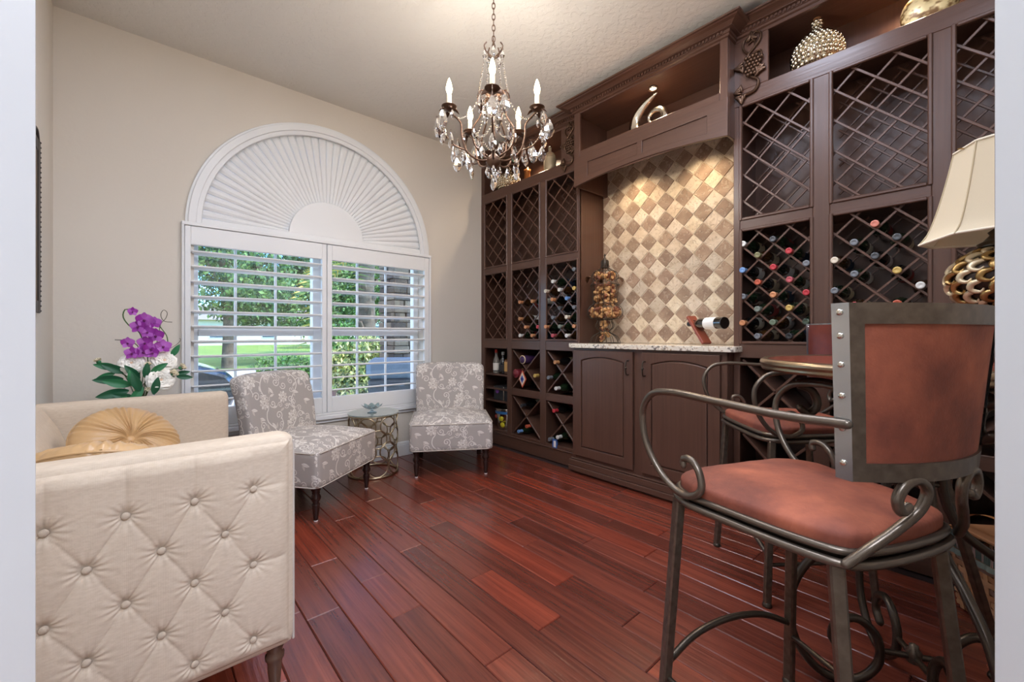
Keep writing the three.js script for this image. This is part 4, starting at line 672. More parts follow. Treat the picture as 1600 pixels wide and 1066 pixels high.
// ---------------------------------------------------------------- ornaments on cabinet and counter
{
  const merc = mat({ color: 0xd6cbb4, roughness: 0.16, metalness: 1 });
  function hobnail(label, x, y, z, R, H, neck) {
    const t = thing('hobnail_decanter', label, 'decanter', [x, y, z]), prof = [[0, 0], [R * 0.62, 0.002], [R * 0.93, H * 0.16], [R, H * 0.30], [R * 0.93, H * 0.46], [R * 0.66, H * 0.60], [R * 0.32, H * 0.70], [neck, H * 0.77], [neck, H * 0.92], [neck * 1.15, H * 0.93]];
    part('glass', lathe(prof, 32), merc, t);
    const L = [], at = f => { const q = f * (prof.length - 1), i = Math.min(prof.length - 2, Math.floor(q)), e = q - i; return [prof[i][0] + (prof[i + 1][0] - prof[i][0]) * e, prof[i][1] + (prof[i + 1][1] - prof[i][1]) * e]; };
    for (let r = 0; r < 15; r++) { const [q, yy] = at(0.13 + r * 0.056), n = Math.max(6, Math.round(q * 6.28 / 0.024)), s = Math.min(0.0125, q * 6.28 / n * 0.52); for (let k = 0; k < n; k++) { const a = (k + (r % 2) * 0.5) / n * 6.283; L.push(ball(q * Math.cos(a), yy, q * Math.sin(a), s, 6)); } }
    part('hobnails', L, merc, t).userData.kind = 'stuff'; part('cork', lathe([[0, H * 0.90], [neck * 0.85, H * 0.90], [neck * 0.9, H], [0, H]], 12), M.cork, t);
  }
  hobnail('round hobnail silver-gold decanter with cork in the right niche', 2.60, 2.358, -0.578, 0.108, 0.278, 0.018);
  hobnail('wide textured gold decanter at the far end of the left niche', 2.60, 2.358, -2.98, 0.115, 0.235, 0.018);
  { const t = thing('gold_flask', 'flat round gold mosaic flask at the right end of the niche', 'decanter', [2.60, 2.358, -0.17]); const b = new THREE.SphereGeometry(0.095, 24, 16); b.scale(0.5, 1, 1); b.translate(0, 0.09, 0); part('body', b, mat({ map: per(dataTex(128, 128, (u, v) => mixc(rgb(120, 86, 46), rgb(236, 214, 160), smooth(0.35, 0.6, fbm(u, v, 22, 14, 3, 301)))), 1, 1), roughness: 0.3, metalness: 0.25 }), t); part('neck', lathe([[0.02, 0.175], [0.016, 0.2], [0.016, 0.24], [0.02, 0.243], [0, 0.243]], 14), M.gold, t); }
  { const t = thing('etched_flask', 'clear etched glass flask with stopper beside the left carving', 'decanter', [2.58, 2.358, -2.435]); const g = phys({ color: 0xd8c8a8, roughness: 0.15, transmission: 0.6, thickness: 0.03, ior: 1.5 }); part('glass', lathe([[0, 0], [0.048, 0.002], [0.050, 0.02], [0.050, 0.145], [0.040, 0.175], [0.016, 0.19], [0.014, 0.215], [0.018, 0.22]], 22), g, t); part('stopper', [ball(0, 0.238, 0, 0.014, 10), lathe([[0, 0.20], [0.011, 0.2], [0.011, 0.226], [0, 0.226]], 10)], M.silver, t); part('etched_band', lathe([[0.0508, 0.03], [0.0516, 0.06], [0.0516, 0.11], [0.0508, 0.135]], 22), mat({ color: 0xb9a88a, roughness: 0.5, metalness: 0.4 }), t); }
  { const t = thing('copper_canister', 'small copper square-shouldered jar in the left niche', 'jar', [2.57, 2.358, -2.70]); part('body', lathe([[0, 0], [0.036, 0.001], [0.036, 0.02], [0.030, 0.03], [0.026, 0.09], [0.030, 0.10], [0.030, 0.12], [0, 0.125]], 4).rotateY(0.78), mat({ color: 0xb9743c, roughness: 0.3, metalness: 0.7 }), t); part('knob', ball(0, 0.132, 0, 0.012, 8), M.gold, t); }
  { const t = thing('swirl_sculpture', 'polished silver swirl sculpture in the centre niche', 'sculpture', [2.55, 2.338, 0]); const q = (y, z) => [0, y, z]; part('swirl', vtube([q(0.272, -1.440), q(0.245, -1.500), q(0.205, -1.560), q(0.145, -1.605), q(0.075, -1.605), q(0.035, -1.555), q(0.028, -1.480), q(0.055, -1.410), q(0.105, -1.385), q(0.150, -1.410), q(0.160, -1.460), q(0.130, -1.500), q(0.095, -1.490), q(0.088, -1.460)], v => 0.004 + 0.034 * Math.sin(Math.PI * Math.pow(v, 0.75)), 80, 12, 0.8), M.silver, t); part('foot', cbox(-0.035, 0.035, 0, 0.012, -1.60, -1.44, 0.004), M.silver, t); }
  // wire wine-cork figure
  {
    const t = thing('cork_holder_figure', 'wire wine-bottle shaped figure filled with corks on the counter', 'cork holder', [2.60, 0.954, -1.893]);
    const prof = [[0.115, 0.0], [0.095, 0.045], [0.035, 0.085], [0.062, 0.11], [0.068, 0.135], [0.055, 0.165], [0.06, 0.175], [0.115, 0.19], [0.132, 0.225], [0.118, 0.265], [0.088, 0.29], [0.09, 0.33], [0.098, 0.39], [0.105, 0.43], [0.085, 0.465], [0.10, 0.485], [0.085, 0.525], [0.04, 0.55], [0.03, 0.56], [0.024, 0.615], [0.006, 0.62]];
    for (let k = 0; k < 12; k++) { const a = k / 12 * 6.283; part('rib_wire', tube(prof.map(([r, y]) => [r * Math.cos(a), y, r * Math.sin(a)]), 0.0022, 60, 5), M.ironDark, t); }
    for (const i of [0, 2, 6, 10, 13, 16, 18]) part('ring_wire', new THREE.TorusGeometry(prof[i][0], 0.0028, 6, 36).rotateX(Math.PI / 2).translate(0, prof[i][1], 0), M.ironDark, t);
    part('finial', [lathe([[0.012, 0.615], [0.012, 0.63], [0.005, 0.635], [0.004, 0.645], [0.009, 0.652], [0.004, 0.66], [0, 0.67]], 12), lathe([[0, 0.56], [0.026, 0.56], [0.022, 0.617], [0, 0.617]], 14)], M.ironDark, t);
    for (let k = 0; k < 3; k++) { const a = 3.6 + k * 1.5; part('metal_leaf', vtube([[0.09 * Math.cos(a), 0.475, 0.09 * Math.sin(a)], [0.125 * Math.cos(a + 0.2), 0.49, 0.125 * Math.sin(a + 0.2)], [0.13 * Math.cos(a + 0.5), 0.45, 0.13 * Math.sin(a + 0.5)]], v => 0.003 + 0.02 * Math.sin(Math.PI * v), 16, 6, 0.25), M.bronze, t); }
    const cg = new THREE.CylinderGeometry(0.0105, 0.0105, 0.038, 9), ms = [M.cork, M.corkLight, M.corkRed, M.corkLight];
    const put = (n, y0, y1, rf) => { for (let k = 0; k < n; k++) { const c = part('cork', cg, ms[Math.floor(rnd() * 4)], t), a = rr(0, 6.283), y = rr(y0, y1), r = rf(y) * Math.sqrt(rr(0.35, 1)); c.position.set(r * Math.cos(a), y, r * Math.sin(a)); c.rotation.set(rr(0, 3), rr(0, 3), rr(0, 3)); } };
    put(95, 0.195, 0.255, () => 0.102); put(90, 0.285, 0.44, () => 0.074); put(40, 0.475, 0.52, () => 0.072); put(16, 0.02, 0.16, () => 0.028);
  }
  // balancing wooden holder and its bottle
  {
    const dir = V(-0.4, 0, 0.9165), hole = V(2.598, 1.082, -1.215), t = thing('wooden_bottle_holder', 'leaning red-brown wooden holder on the counter, carrying one bottle', 'bottle holder');
    const foot = hole.clone().addScaledVector(dir, 0.105); foot.y = 0.953; const up = hole.clone().sub(foot).normalize(), tip = hole.clone().addScaledVector(up, 0.05), side = dir.clone().cross(V(0, 1, 0)).normalize();
    const nrm = side.clone().cross(up).normalize(), g = cbox(-0.032, 0.032, 0, foot.distanceTo(tip), -0.009, 0.009, 0.002, 'y'); g.applyMatrix4(new THREE.Matrix4().makeBasis(side, up, nrm)); g.translate(...foot.toArray()); g.translate(0, 0.008, 0);
    part('board', g, mat({ color: 0x8e4530, roughness: 0.4 }), t); const r = new THREE.TorusGeometry(0.02, 0.004, 8, 20); r.applyQuaternion(new THREE.Quaternion().setFromUnitVectors(V(0, 0, 1), dir)); r.translate(...hole.toArray()); part('hole_ring', r, mat({ color: 0x4a2014, roughness: 0.6 }), t);
    bottle('dark wine bottle with white label balanced in the wooden holder', 'black', hole.clone().addScaledVector(dir, 0.243).toArray(), dir.clone().negate().toArray(), undefined, 'black', 3, 1.2);
  }
}

// ---------------------------------------------------------------- chandelier
{
  const t = thing('chandelier', 'bronze five-arm chandelier hung with crystal drops on a chain', 'chandelier', [1.228, 0, -1.517], -YAW + 0.02);
  const br = M.bronze, cam = 0;   // local +z points back to the doorway
  part('ceiling_canopy', lathe([[0, CEIL], [0.055, CEIL], [0.052, CEIL - 0.012], [0.02, CEIL - 0.035], [0.006, CEIL - 0.045]], 24), br, t);
  for (let k = 0; k < 13; k++) { const g = new THREE.TorusGeometry(0.009, 0.0024, 6, 14); g.scale(0.8, 1.6, 1); if (k % 2) g.rotateY(Math.PI / 2); part('chain_link', g.translate(0, 2.692 - k * 0.0255, 0), br, t); }
  part('stem', [lathe([[0.004, 2.37], [0.009, 2.355], [0.006, 2.33], [0.005, 2.14], [0.011, 2.12], [0.006, 2.10], [0.006, 1.86], [0.014, 1.85], [0.030, 1.835], [0.036, 1.815], [0.028, 1.795], [0.012, 1.785], [0.006, 1.775], [0, 1.77]], 20)], br, t);
  const drop = lathe([[0, 0], [0.0035, -0.004], [0.010, -0.022], [0.0115, -0.030], [0.006, -0.043], [0, -0.050]], 6).toNonIndexed(); drop.computeVertexNormals();
  const pear = lathe([[0, 0], [0.005, -0.004], [0.017, -0.026], [0.021, -0.042], [0.013, -0.060], [0, -0.068]], 6).toNonIndexed(); pear.scale(1, 1, 0.45); pear.computeVertexNormals();
  const bead = new THREE.OctahedronGeometry(0.0055, 1);
  const hang = (x, y, z, g, s = 1) => { const c = part('crystal_drop', g, M.crystal, t); c.position.set(x, y - 0.008, z); c.rotation.y = rr(0, 3); c.scale.setScalar(s); const h = part('hook', new THREE.TorusGeometry(0.004, 0.0008, 4, 8), br, t); h.position.set(x, y - 0.004, z); };
  const strand = (a, b, sag, n) => { const A = V(...a), B = V(...b), L = []; for (let k = 0; k <= n; k++) { const f = k / n, p = A.clone().lerp(B, f); p.y -= sag * 4 * f * (1 - f); L.push(bead.clone().translate(p.x, p.y, p.z)); } part('bead_strand', L, M.crystal, t); };
  for (let k = 0; k < 5; k++) {
    const a = k / 5 * 6.2832, s = Math.sin(a), c = Math.cos(a), P = (r, y) => [r * s, y, r * c];
    part('arm', vtube([P(0.012, 1.825), P(0.07, 1.815), P(0.125, 1.845), P(0.15, 1.91), P(0.155, 1.97), P(0.185, 2.0), P(0.207, 2.02)], v => 0.0052 - 0.001 * v, 40, 8), br, t);
    part('inner_scroll', vtube([P(0.03, 1.84), P(0.085, 1.875), P(0.10, 1.95), P(0.06, 2.03), P(0.075, 2.10), P(0.055, 2.14), P(0.03, 2.115)], v => 0.004, 40, 7), br, t);
    part('arm_scroll', vtube([P(0.13, 1.85), P(0.19, 1.87), P(0.235, 1.93), P(0.25, 1.99), P(0.235, 2.01)], v => 0.0035, 24, 7), br, t);
    part('drip_pan', lathe([[0.006, 2.018], [0.022, 2.022], [0.034, 2.034], [0.035, 2.036], [0.02, 2.028], [0, 2.026]], 18).translate(0.207 * s, 0, 0.207 * c), br, t);
    for (let q = 0; q < 4; q++) { const b = q * 1.571 + a; part('leaf', vtube([[0.207 * s, 2.02, 0.207 * c], [0.207 * s + 0.028 * Math.sin(b), 2.024, 0.207 * c + 0.028 * Math.cos(b)], [0.207 * s + 0.046 * Math.sin(b), 2.008, 0.207 * c + 0.046 * Math.cos(b)]], v => 0.001 + 0.010 * Math.sin(Math.PI * v), 10, 6, 0.3), br, t); }
    part('candle_sleeve', lathe([[0.0105, 2.026], [0.0105, 2.088], [0.006, 2.090], [0, 2.09]], 14).translate(0.207 * s, 0, 0.207 * c), M.candle, t);
    part('bulb', lathe([[0.006, 2.088], [0.013, 2.105], [0.0145, 2.118], [0.010, 2.14], [0.004, 2.158], [0, 2.165]], 14).translate(0.207 * s, 0, 0.207 * c), M.bulb, t);
    const l = new THREE.PointLight(0xfff5ea, 0.33, 0, 2), w = V(0.207 * s, 2.118, 0.207 * c).applyAxisAngle(V(0, 1, 0), t.rotation.y); l.position.set(1.228 + w.x, w.y, -1.517 + w.z); l.shadow.radius = 0.7; l.castShadow = true; scene.add(l);
    for (const [r, y, o, g, z] of [[0.250, 2.0, 0.2, pear, 1.2], [0.250, 2.0, -0.2, pear, 1.2], [0.262, 1.985, 0, pear, 1.3], [0.235, 1.93, 0.12, drop, 1.2], [0.235, 1.93, -0.12, drop, 1], [0.15, 1.845, 0.2, drop, 1], [0.19, 1.87, 0, pear, 1.1], [0.225, 1.90, 0.32, pear, 1.1], [0.12, 1.85, -0.4, drop, 1.2], [0.10, 1.955, 0.2, drop, 0.9], [0.06, 2.10, 0.3, drop, 0.9], [0.205, 2.012, 0.2, drop, 0.8]]) hang(r * Math.sin(a + o), y, r * Math.cos(a + o), g, z);
    strand([0.035 * s, 2.335, 0.035 * c], [0.075 * s, 2.105, 0.075 * c], 0.01, 26);
    const a2 = a + 1.2566; strand(P(0.075, 2.10), [0.075 * Math.sin(a2), 2.10, 0.075 * Math.cos(a2)], 0.05, 13); strand(P(0.10, 1.96), [0.10 * Math.sin(a2), 1.96, 0.10 * Math.cos(a2)], 0.055, 16); strand(P(0.205, 2.01), P(0.075, 2.09), 0.05, 16);
    part('crown_arm', vtube([P(0.004, 2.30), P(0.028, 2.315), P(0.045, 2.345), P(0.034, 2.365)], v => 0.003, 16, 6), br, t); hang(0.044 * s, 2.335, 0.044 * c, drop, 0.9);
    part('leaf', vtube([P(0.01, 2.105), P(0.035, 2.135), P(0.06, 2.12)], v => 0.001 + 0.012 * Math.sin(Math.PI * v), 10, 6, 0.3), br, t);
    hang(0.03 * s, 1.80, 0.03 * c, drop, 0.95);
  }
  hang(0, 1.775, 0, pear, 1.25); hang(0.012, 1.79, 0.012, drop, 1);
}

// ---------------------------------------------------------------- settee with tufted arm, round cushions
{
  const t = thing('settee', 'beige settee with button-tufted outer arm and turned legs', 'sofa');
  const X0 = -0.334, X1 = 0.322, ZN = -1.262, ZFAR = -2.42, H0 = 0.166, H1 = 0.742;
  const arm = (z0, z1, name) => part(name, softBox(X1 - X0, H1 - H0, z1 - z0, 0.024, [24, 20, 6]).translate((X0 + X1) / 2, (H0 + H1) / 2, (z0 + z1) / 2), M.linen, t);
  arm(-1.36, ZN, 'near_arm'); arm(-2.50, ZFAR, 'far_arm');
  const bx = 0.1215, by = 0.1945, x0 = 0.2195, y0 = 0.616;
  const cell = (x, y) => {
    const yy = y > y0 ? y0 : y < y0 - 2 * by ? y0 - 2 * by : y, xx = Math.min(x, x0), p = (xx - x0) / bx, q = (yy - y0) / by, s = p + q, u = p - q;
    let f = Math.abs(Math.sin(Math.PI * s) * Math.sin(Math.PI * u));
    if (y > y0 || y < y0 - 2 * by) f = Math.pow(Math.abs(Math.sin(Math.PI * p)), 2) * 1 + 0.0;
    const s0 = Math.round(s), u0 = Math.round(u), dx = (s0 + u0) / 2 * bx + x0 - x, dy = (s0 - u0) / 2 * by + y0 - y, d = Math.hypot(dx, dy), an = Math.atan2(dy, dx);
    const in0 = y < y0 + 0.03 && y > y0 - 2 * by - 0.03;
    return 0.0060 + 0.0068 * Math.pow(f, 0.24) + (in0 ? -0.0105 * Math.exp(-d * d / 0.00022) + 0.0015 * Math.cos(13 * an + s0 * 2 + u0) * Math.exp(-Math.abs(d - 0.018) / 0.016) : 0);
  };
  const nx = 260, ny = 230;
  part('tufted_panel', grid(nx, ny, (u, v) => { const x = X0 + (X1 - 0.011 - X0) * u, y = H0 + 0.011 + (H1 - H0 - 0.022) * v, e = Math.min(X1 - 0.011 - x, H1 - 0.011 - y, y - H0 - 0.011), k = smooth(0, 0.035, e); return V(x, y, ZN + 0.0015 + cell(x, y) * k - 0.0095 * Math.pow(1 - smooth(0, 0.018, e), 1.5)); }, (u, v) => [X0 + (X1 - X0) * u, H0 + (H1 - H0) * v]), M.linen, t);
  for (let j = 0; j < 5; j++) for (let i = 0; i < 5; i++) { const x = x0 - (i + (j % 2) * 0.5) * bx, y = y0 - j * by / 2; if (x < X0 + 0.02) continue; part('tuft_button', ball(x, y, ZN + 0.0075, 0.0082, 12, 1, 1, 0.5), M.linen, t); }
  const welt = [[X1 - 0.004, H0 + 0.01], [X1 - 0.004, H1 - 0.02]]; part('welt', tube(welt.map(([x, y]) => [x, y, ZN - 0.012]), 0.0035, 8, 6), M.piping, t);
  part('seat_frame', cbox(X0, X1 - 0.02, H0 + 0.004, 0.36, ZFAR, -1.36, 0.012, 'z'), M.linen, t);
  part('seat_cushion', softBox(0.56, 0.13, 1.05, 0.04, [10, 6, 16], (p) => { if (p.y > 0) p.y += 0.02 * Math.cos(p.x * 4) * Math.cos(p.z * 2); }).translate(0.02, 0.42, -1.89), M.linen, t);
  { const s = new THREE.Shape(); s.moveTo(X0, 0.34); s.lineTo(-0.19, 0.34); s.quadraticCurveTo(-0.205, 0.52, -0.213, 0.56); s.quadraticCurveTo(-0.232, 0.64, -0.262, 0.69); s.quadraticCurveTo(-0.285, 0.742, -0.312, 0.738); s.lineTo(X0, 0.72); const g = new THREE.ExtrudeGeometry(s, { depth: 1.05, bevelEnabled: false, curveSegments: 10 }); g.translate(0, 0, ZFAR + 0.005); part('backrest', g, M.linen, t); }
  for (const [x, z] of [[0.279, -1.305], [-0.29, -1.305], [0.279, -2.455], [-0.29, -2.455]]) part('leg', lathe([[0, 0], [0.010, 0], [0.0115, 0.02], [0.018, 0.105], [0.0195, 0.118], [0.024, 0.124], [0.024, 0.134], [0.019, 0.140], [0.021, 0.150], [0.024, 0.158], [0.024, 0.172]], 18).translate(x, 0, z), M.walnutLeg, t);
  function roundCushion(label, pos, nrm, R, th, swirl) {
    const c = thing('round_cushion', label, 'cushion', pos, 0, 'pleated round cushions'); c.quaternion.setFromUnitVectors(V(0, 1, 0), V(...nrm).normalize());
    const n = 38, f = s => grid(228, 30, (u, v) => { const a = u * 2 * Math.PI, r = R * Math.pow(v, 0.8), q = r / R, y = th * Math.pow(Math.max(0, 1 - Math.pow(q, 3.2)), 0.5) * (1 - 0.55 * Math.exp(-q * q / 0.02)), rip = 0.0042 * Math.sin(n * a + swirl * q * 2 + 1.3 * Math.sin(3 * a)) * smooth(0.05, 0.25, q) * (0.75 + 0.5 * Math.sin(7 * a)); return V(r * Math.cos(a), s * (y + rip), -s * s * r * Math.sin(a)); });
    const b = f(-1); { const ix = b.index.array; for (let k = 0; k < ix.length; k += 3) { const q = ix[k]; ix[k] = ix[k + 1]; ix[k + 1] = q; } b.computeVertexNormals(); }
    part('pleated_face', f(1), M.satin, c); part('pleated_face', b, M.satin, c); part('centre_button', ball(0, th * 0.5, 0, 0.014, 12, 1, 0.5, 1), M.satin, c); part('rim_welt', new THREE.TorusGeometry(R - 0.002, 0.004, 8, 60).rotateX(Math.PI / 2), M.satin, c);
  }
  roundCushion('round pleated gold satin cushion propped against the settee back', [-0.035, 0.602, -2.16], [0.30, 0.66, 0.62], 0.165, 0.055, 4);
  roundCushion('round pleated gold satin cushion leaning on the near settee arm', [-0.075, 0.642, -1.525], [0.12, 0.80, -0.58], 0.165, 0.055, 5);
}
// ---------------------------------------------------------------- two slipper chairs
function slipper(label, x, z, F) {
  const t = thing('slipper_chair', label, 'chair', [x, 0, z], Math.atan2(F[0], F[1]), 'damask slipper chairs');
  part('seat', softBox(0.59, 0.20, 0.56, 0.022, [22, 10, 22], p => { if (p.y > 0.02) { const k = (1 - Math.pow(Math.abs(p.x) / 0.30, 2.4)) * (1 - Math.pow(Math.abs(p.z) / 0.285, 2.4)); p.y += 0.050 * Math.max(0, k); } }).translate(0, 0.288, 0), M.damask, t);
  part('backrest', softBox(0.565, 0.46, 0.105, 0.035, [26, 20, 8], p => { const k = (p.y + 0.23) / 0.46; p.z -= 0.075 * k * k; p.z -= -0.03 * Math.pow(p.x / 0.28, 2); p.x *= 0.955 + 0.045 * k; if (p.y > 0.12) p.y -= 0.020 * Math.pow(Math.abs(p.x) / 0.28, 3.5); }).translate(0, 0.555, -0.228), M.damask, t);
  const e = 0.287, f = 0.272, loop = (y, o) => [[-e + 0.02, y, f + o], [-e - o, y, f - 0.02], [-e - o, y, -f], [e + o, y, -f], [e + o, y, f - 0.02], [e - 0.02, y, f + o]].map(p => V(...p));
  const seam = y => { const c = new THREE.CurvePath(), P = loop(y, 0.008); for (let i = 0; i < 6; i++) c.add(new THREE.LineCurve3(P[i], P[(i + 1) % 6])); return new THREE.TubeGeometry(c, 60, 0.0035, 6, false); };
  part('welt', [seam(0.378), seam(0.196)], M.piping, t);
  const leg = lathe([[0, 0.008], [0.011, 0.008], [0.0125, 0.02], [0.020, 0.088], [0.0215, 0.094], [0.014, 0.102], [0.025, 0.122], [0.026, 0.134], [0.018, 0.150], [0.0215, 0.156], [0.018, 0.163], [0.024, 0.170], [0.026, 0.196]], 18);
  for (const [a, b] of [[-0.247, 0.233], [0.247, 0.233]]) { const l = part('leg', leg, M.darkLeg, t); l.position.set(a, 0, b); part('glide', lathe([[0, 0], [0.010, 0], [0.011, 0.008], [0, 0.009]], 12), M.white, l, 'white plastic glide'); }
  for (const a of [-0.24, 0.24]) { const l = part('leg', bar([a, 0.004, -0.275], [a, 0.20, -0.225], 0.034), M.darkLeg, t, 'plain square back leg'); }
  return t;
}
slipper('grey damask slipper chair behind the settee arm, under the left shutters', 0.779, -2.750, [0.587, 0.81]);
slipper('grey damask slipper chair next to the wine cabinet', 1.802, -2.751, [-0.53, 0.848]);
// ---------------------------------------------------------------- ring side table and glass dish
{
  const t = thing('ring_side_table', 'champagne metal ring side table with glass top between the chairs', 'side table', [1.29, 0, -3.0]), R = 0.172, H = 0.437;
  part('glass_top', new THREE.CylinderGeometry(R + 0.008, R + 0.008, 0.008, 48).translate(0, H + 0.004, 0), M.glassTop, t);
  part('top_ring', new THREE.TorusGeometry(R, 0.006, 8, 60).rotateX(Math.PI / 2).translate(0, H - 0.006, 0), M.champagne, t); part('base_ring', new THREE.TorusGeometry(R, 0.007, 8, 60).rotateX(Math.PI / 2).translate(0, 0.007, 0), M.champagne, t);
  const ring = (a, y, r) => { const P = []; for (let k = 0; k < 28; k++) { const b = k / 28 * 6.2832, w = r * Math.cos(b) / R; P.push(V(R * Math.cos(a + w), y + r * Math.sin(b), R * Math.sin(a + w))); } return new THREE.TubeGeometry(new THREE.CatmullRomCurve3(P, true), 36, 0.0048, 6, true); };
  for (let k = 0; k < 7; k++) { part('circle', ring(k * 0.8976, 0.085, 0.074), M.champagne, t); part('circle', ring(k * 0.8976 + 0.449, 0.185, 0.064), M.champagne, t); part('circle', ring(k * 0.8976, 0.275, 0.064), M.champagne, t); part('circle', ring(k * 0.8976 + 0.449, 0.365, 0.062), M.champagne, t); }
  const d = thing('glass_dish', 'small ruffled glass dish on the ring side table', 'dish', [1.27, H + 0.0085, -2.98]), g = phys({ color: 0xcfe6ec, roughness: 0.04, transmission: 0.85, thickness: 0.004, ior: 1.5, side: THREE.DoubleSide });
  part('foot', lathe([[0, 0], [0.034, 0], [0.032, 0.006], [0.010, 0.012], [0.009, 0.022], [0.02, 0.03]], 20), g, d); part('bowl', grid(72, 10, (u, v) => { const a = u * 6.2832, r = 0.012 + v * 0.058, w = v * v * 0.007 * Math.sin(9 * a); return V((r + w) * Math.cos(a), 0.028 + 0.026 * v * v + w, (r + w) * Math.sin(a)); }), g, d); part('bowl_lower', grid(72, 10, (u, v) => { const a = u * 6.2832, r = 0.008 + v * 0.060, w = v * v * 0.007 * Math.sin(9 * a); return V((r + w) * Math.cos(a), 0.0245 + 0.027 * v * v + w, (r + w) * Math.sin(a)); }), g, d);
}
// ---------------------------------------------------------------- flowers on an end table behind the settee
{
  const e = thing('end_table', 'small end table behind the far settee arm', 'table', [0.02, 0, -2.80]); part('top', cbox(-0.20, 0.20, 0.575, 0.60, -0.20, 0.20, 0.006), M.white, e); for (const a of [-0.17, 0.17]) for (const b of [-0.17, 0.17]) part('leg', cbox(a - 0.015, a + 0.015, 0, 0.575, b - 0.015, b + 0.015, 0.003), M.white, e);
  const vx = 0.0, vy = 0.601, vz = -2.80;
  const vs = thing('glass_vase', 'clear glass vase holding the peonies behind the settee', 'vase', [vx, vy, vz]); part('glass', lathe([[0, 0.0], [0.045, 0.0], [0.05, 0.01], [0.056, 0.10], [0.062, 0.185], [0.058, 0.185], [0.052, 0.10], [0.046, 0.014], [0, 0.012]], 28), M.crystal, vs);
  const white = mat({ color: 0xfaf6ec, roughness: 0.75, side: THREE.DoubleSide }), pinkc = mat({ color: 0xd9b9a0, roughness: 0.8 }), stem = mat({ color: 0x4f6b3a, roughness: 0.7 }), twig = mat({ color: 0x5b5544, roughness: 0.8 });
  const leafM = [phys({ color: 0x1f5c3c, roughness: 0.45, side: THREE.DoubleSide, transmission: 0.1, thickness: 0 }), phys({ color: 0x2e7a4c, roughness: 0.45, side: THREE.DoubleSide, transmission: 0.1, thickness: 0 })];
  const petal = (L, W, cup, ruff) => grid(8, 8, (u, v) => { const w = W * Math.sin(Math.PI * Math.min(0.98, 0.12 + v * 0.80)) * (u - 0.5) * 2, c = cup * v * v; return V(w, v * L * Math.cos(c) + ruff * Math.sin(u * 9) * v * v, -L * (1 - Math.cos(c)) * 0.6 + L * Math.sin(c) * 0.5 * v + 8 * w * w + ruff * Math.cos(u * 11) * v); });
  const orient = (g, p, n, r) => { g.rotateY(r); g.applyQuaternion(new THREE.Quaternion().setFromUnitVectors(V(0, 1, 0), V(...n).normalize())); return g.translate(...p); };
  function peony(label, p, n, R) {
    const t = thing('peony', label, 'flower', [0, 0, 0], 0, 'white peonies in the vase'), L = [];
    part('stem', tube([[vx, vy + 0.03, vz], [vx * 0.6 + p[0] * 0.4, vy + 0.16, vz * 0.6 + p[2] * 0.4], [p[0] - n[0] * 0.02, p[1] - n[1] * 0.03, p[2] - n[2] * 0.03]], 0.003, 14, 6), stem, t);
    for (const [cnt, open, len, w] of [[9, 1.40, 1.05, 0.62], [9, 1.12, 0.98, 0.60], [8, 0.82, 0.84, 0.56], [8, 0.52, 0.64, 0.46], [7, 0.26, 0.46, 0.32]]) for (let k = 0; k < cnt; k++) { const g = petal(R * len * rr(0.92, 1.06), R * w, 0.7, R * 0.025); g.rotateX(open * rr(0.9, 1.08)); g.rotateY(k / cnt * 6.283 + open * 3 + rr(-0.15, 0.15)); L.push(g); }
    part('petals', orient(merge(L), p, n, 0), white, t); part('heart', orient(merge([ball(0, R * 0.14, 0, R * 0.13, 8), ball(R * 0.06, R * 0.2, 0, R * 0.06, 6)]), p, n, 0), pinkc, t);
  }
  const cam = (x, y, z) => V(-x, 1.1 - y, -z).normalize();
  const toCam = (p, ux = 0, uy = 0) => { const c = cam(...p); return [c.x + ux, c.y + uy, c.z]; };
  peony('white peony at the left of the bouquet', [-0.03, 0.873, -2.78], toCam([0, 0.87, -2.8], -0.15, 0.25), 0.062);
  peony('white peony at the upper right of the bouquet', [0.092, 0.880, -2.79], toCam([0, 0.87, -2.8], 0.15, 0.35), 0.062);
  peony('white peony low at the front of the bouquet', [0.078, 0.788, -2.74], toCam([0, 0.8, -2.8], 0.1, 0.05), 0.066);
  const bud = (label, p, r, lean) => { const t = thing('peony_bud', label, 'flower bud', [0, 0, 0], 0, 'buds in the bouquet'); part('stem', tube([[vx, vy + 0.05, vz], [(vx + p[0]) / 2, (vy + 0.2 + p[1]) / 2, (vz + p[2]) / 2], p], 0.002, 12, 5), stem, t); const L = []; for (let k = 0; k < 5; k++) { const g = petal(r * 2.0, r * 0.9, 1.2, 0); g.rotateX(0.25); g.rotateY(k * 1.257); L.push(g); } part('petals', orient(merge(L), p, lean, 0), mat({ color: 0xd9cdb0, roughness: 0.7, side: THREE.DoubleSide }), t); part('calyx', orient(ball(0, 0, 0, r * 0.62, 8, 1, 0.8, 1), p, lean, 0), leafM[1], t); };
  bud('pale peony bud reaching out to the left', [-0.147, 0.885, -2.80], 0.016, [-0.4, 1, 0.3]); bud('pale green bud between the two upper peonies', [0.03, 0.862, -2.76], 0.014, [0, 0.8, 0.6]); bud('half-open peony bud at the lower right', [0.122, 0.812, -2.74], 0.021, [0.5, 0.6, 0.6]); bud('tan peony bud at the far right', [0.158, 0.842, -2.77], 0.019, [0.7, 0.6, 0.4]); bud('small yellow-green bud below the front peony', [0.028, 0.745, -2.73], 0.012, [0.1, 0.3, 1]);
  // foliage spray
  const lf = (L, W) => grid(6, 12, (u, v) => { const w = W * Math.pow(Math.sin(Math.PI * Math.min(1, 0.03 + v * 0.97)), 0.8) * (u - 0.5) * 2; return V(w, v * L * 0.96, -0.25 * L * v * v + Math.abs(w) * 0.35); });
  const leaves = thing('leaf_spray', 'dark green leaf spray spreading left from the vase', 'foliage'); part('stem', tube([[vx, vy + 0.04, vz], [-0.04, 0.80, -2.79], [-0.11, 0.855, -2.79]], 0.003, 12, 6), stem, leaves);
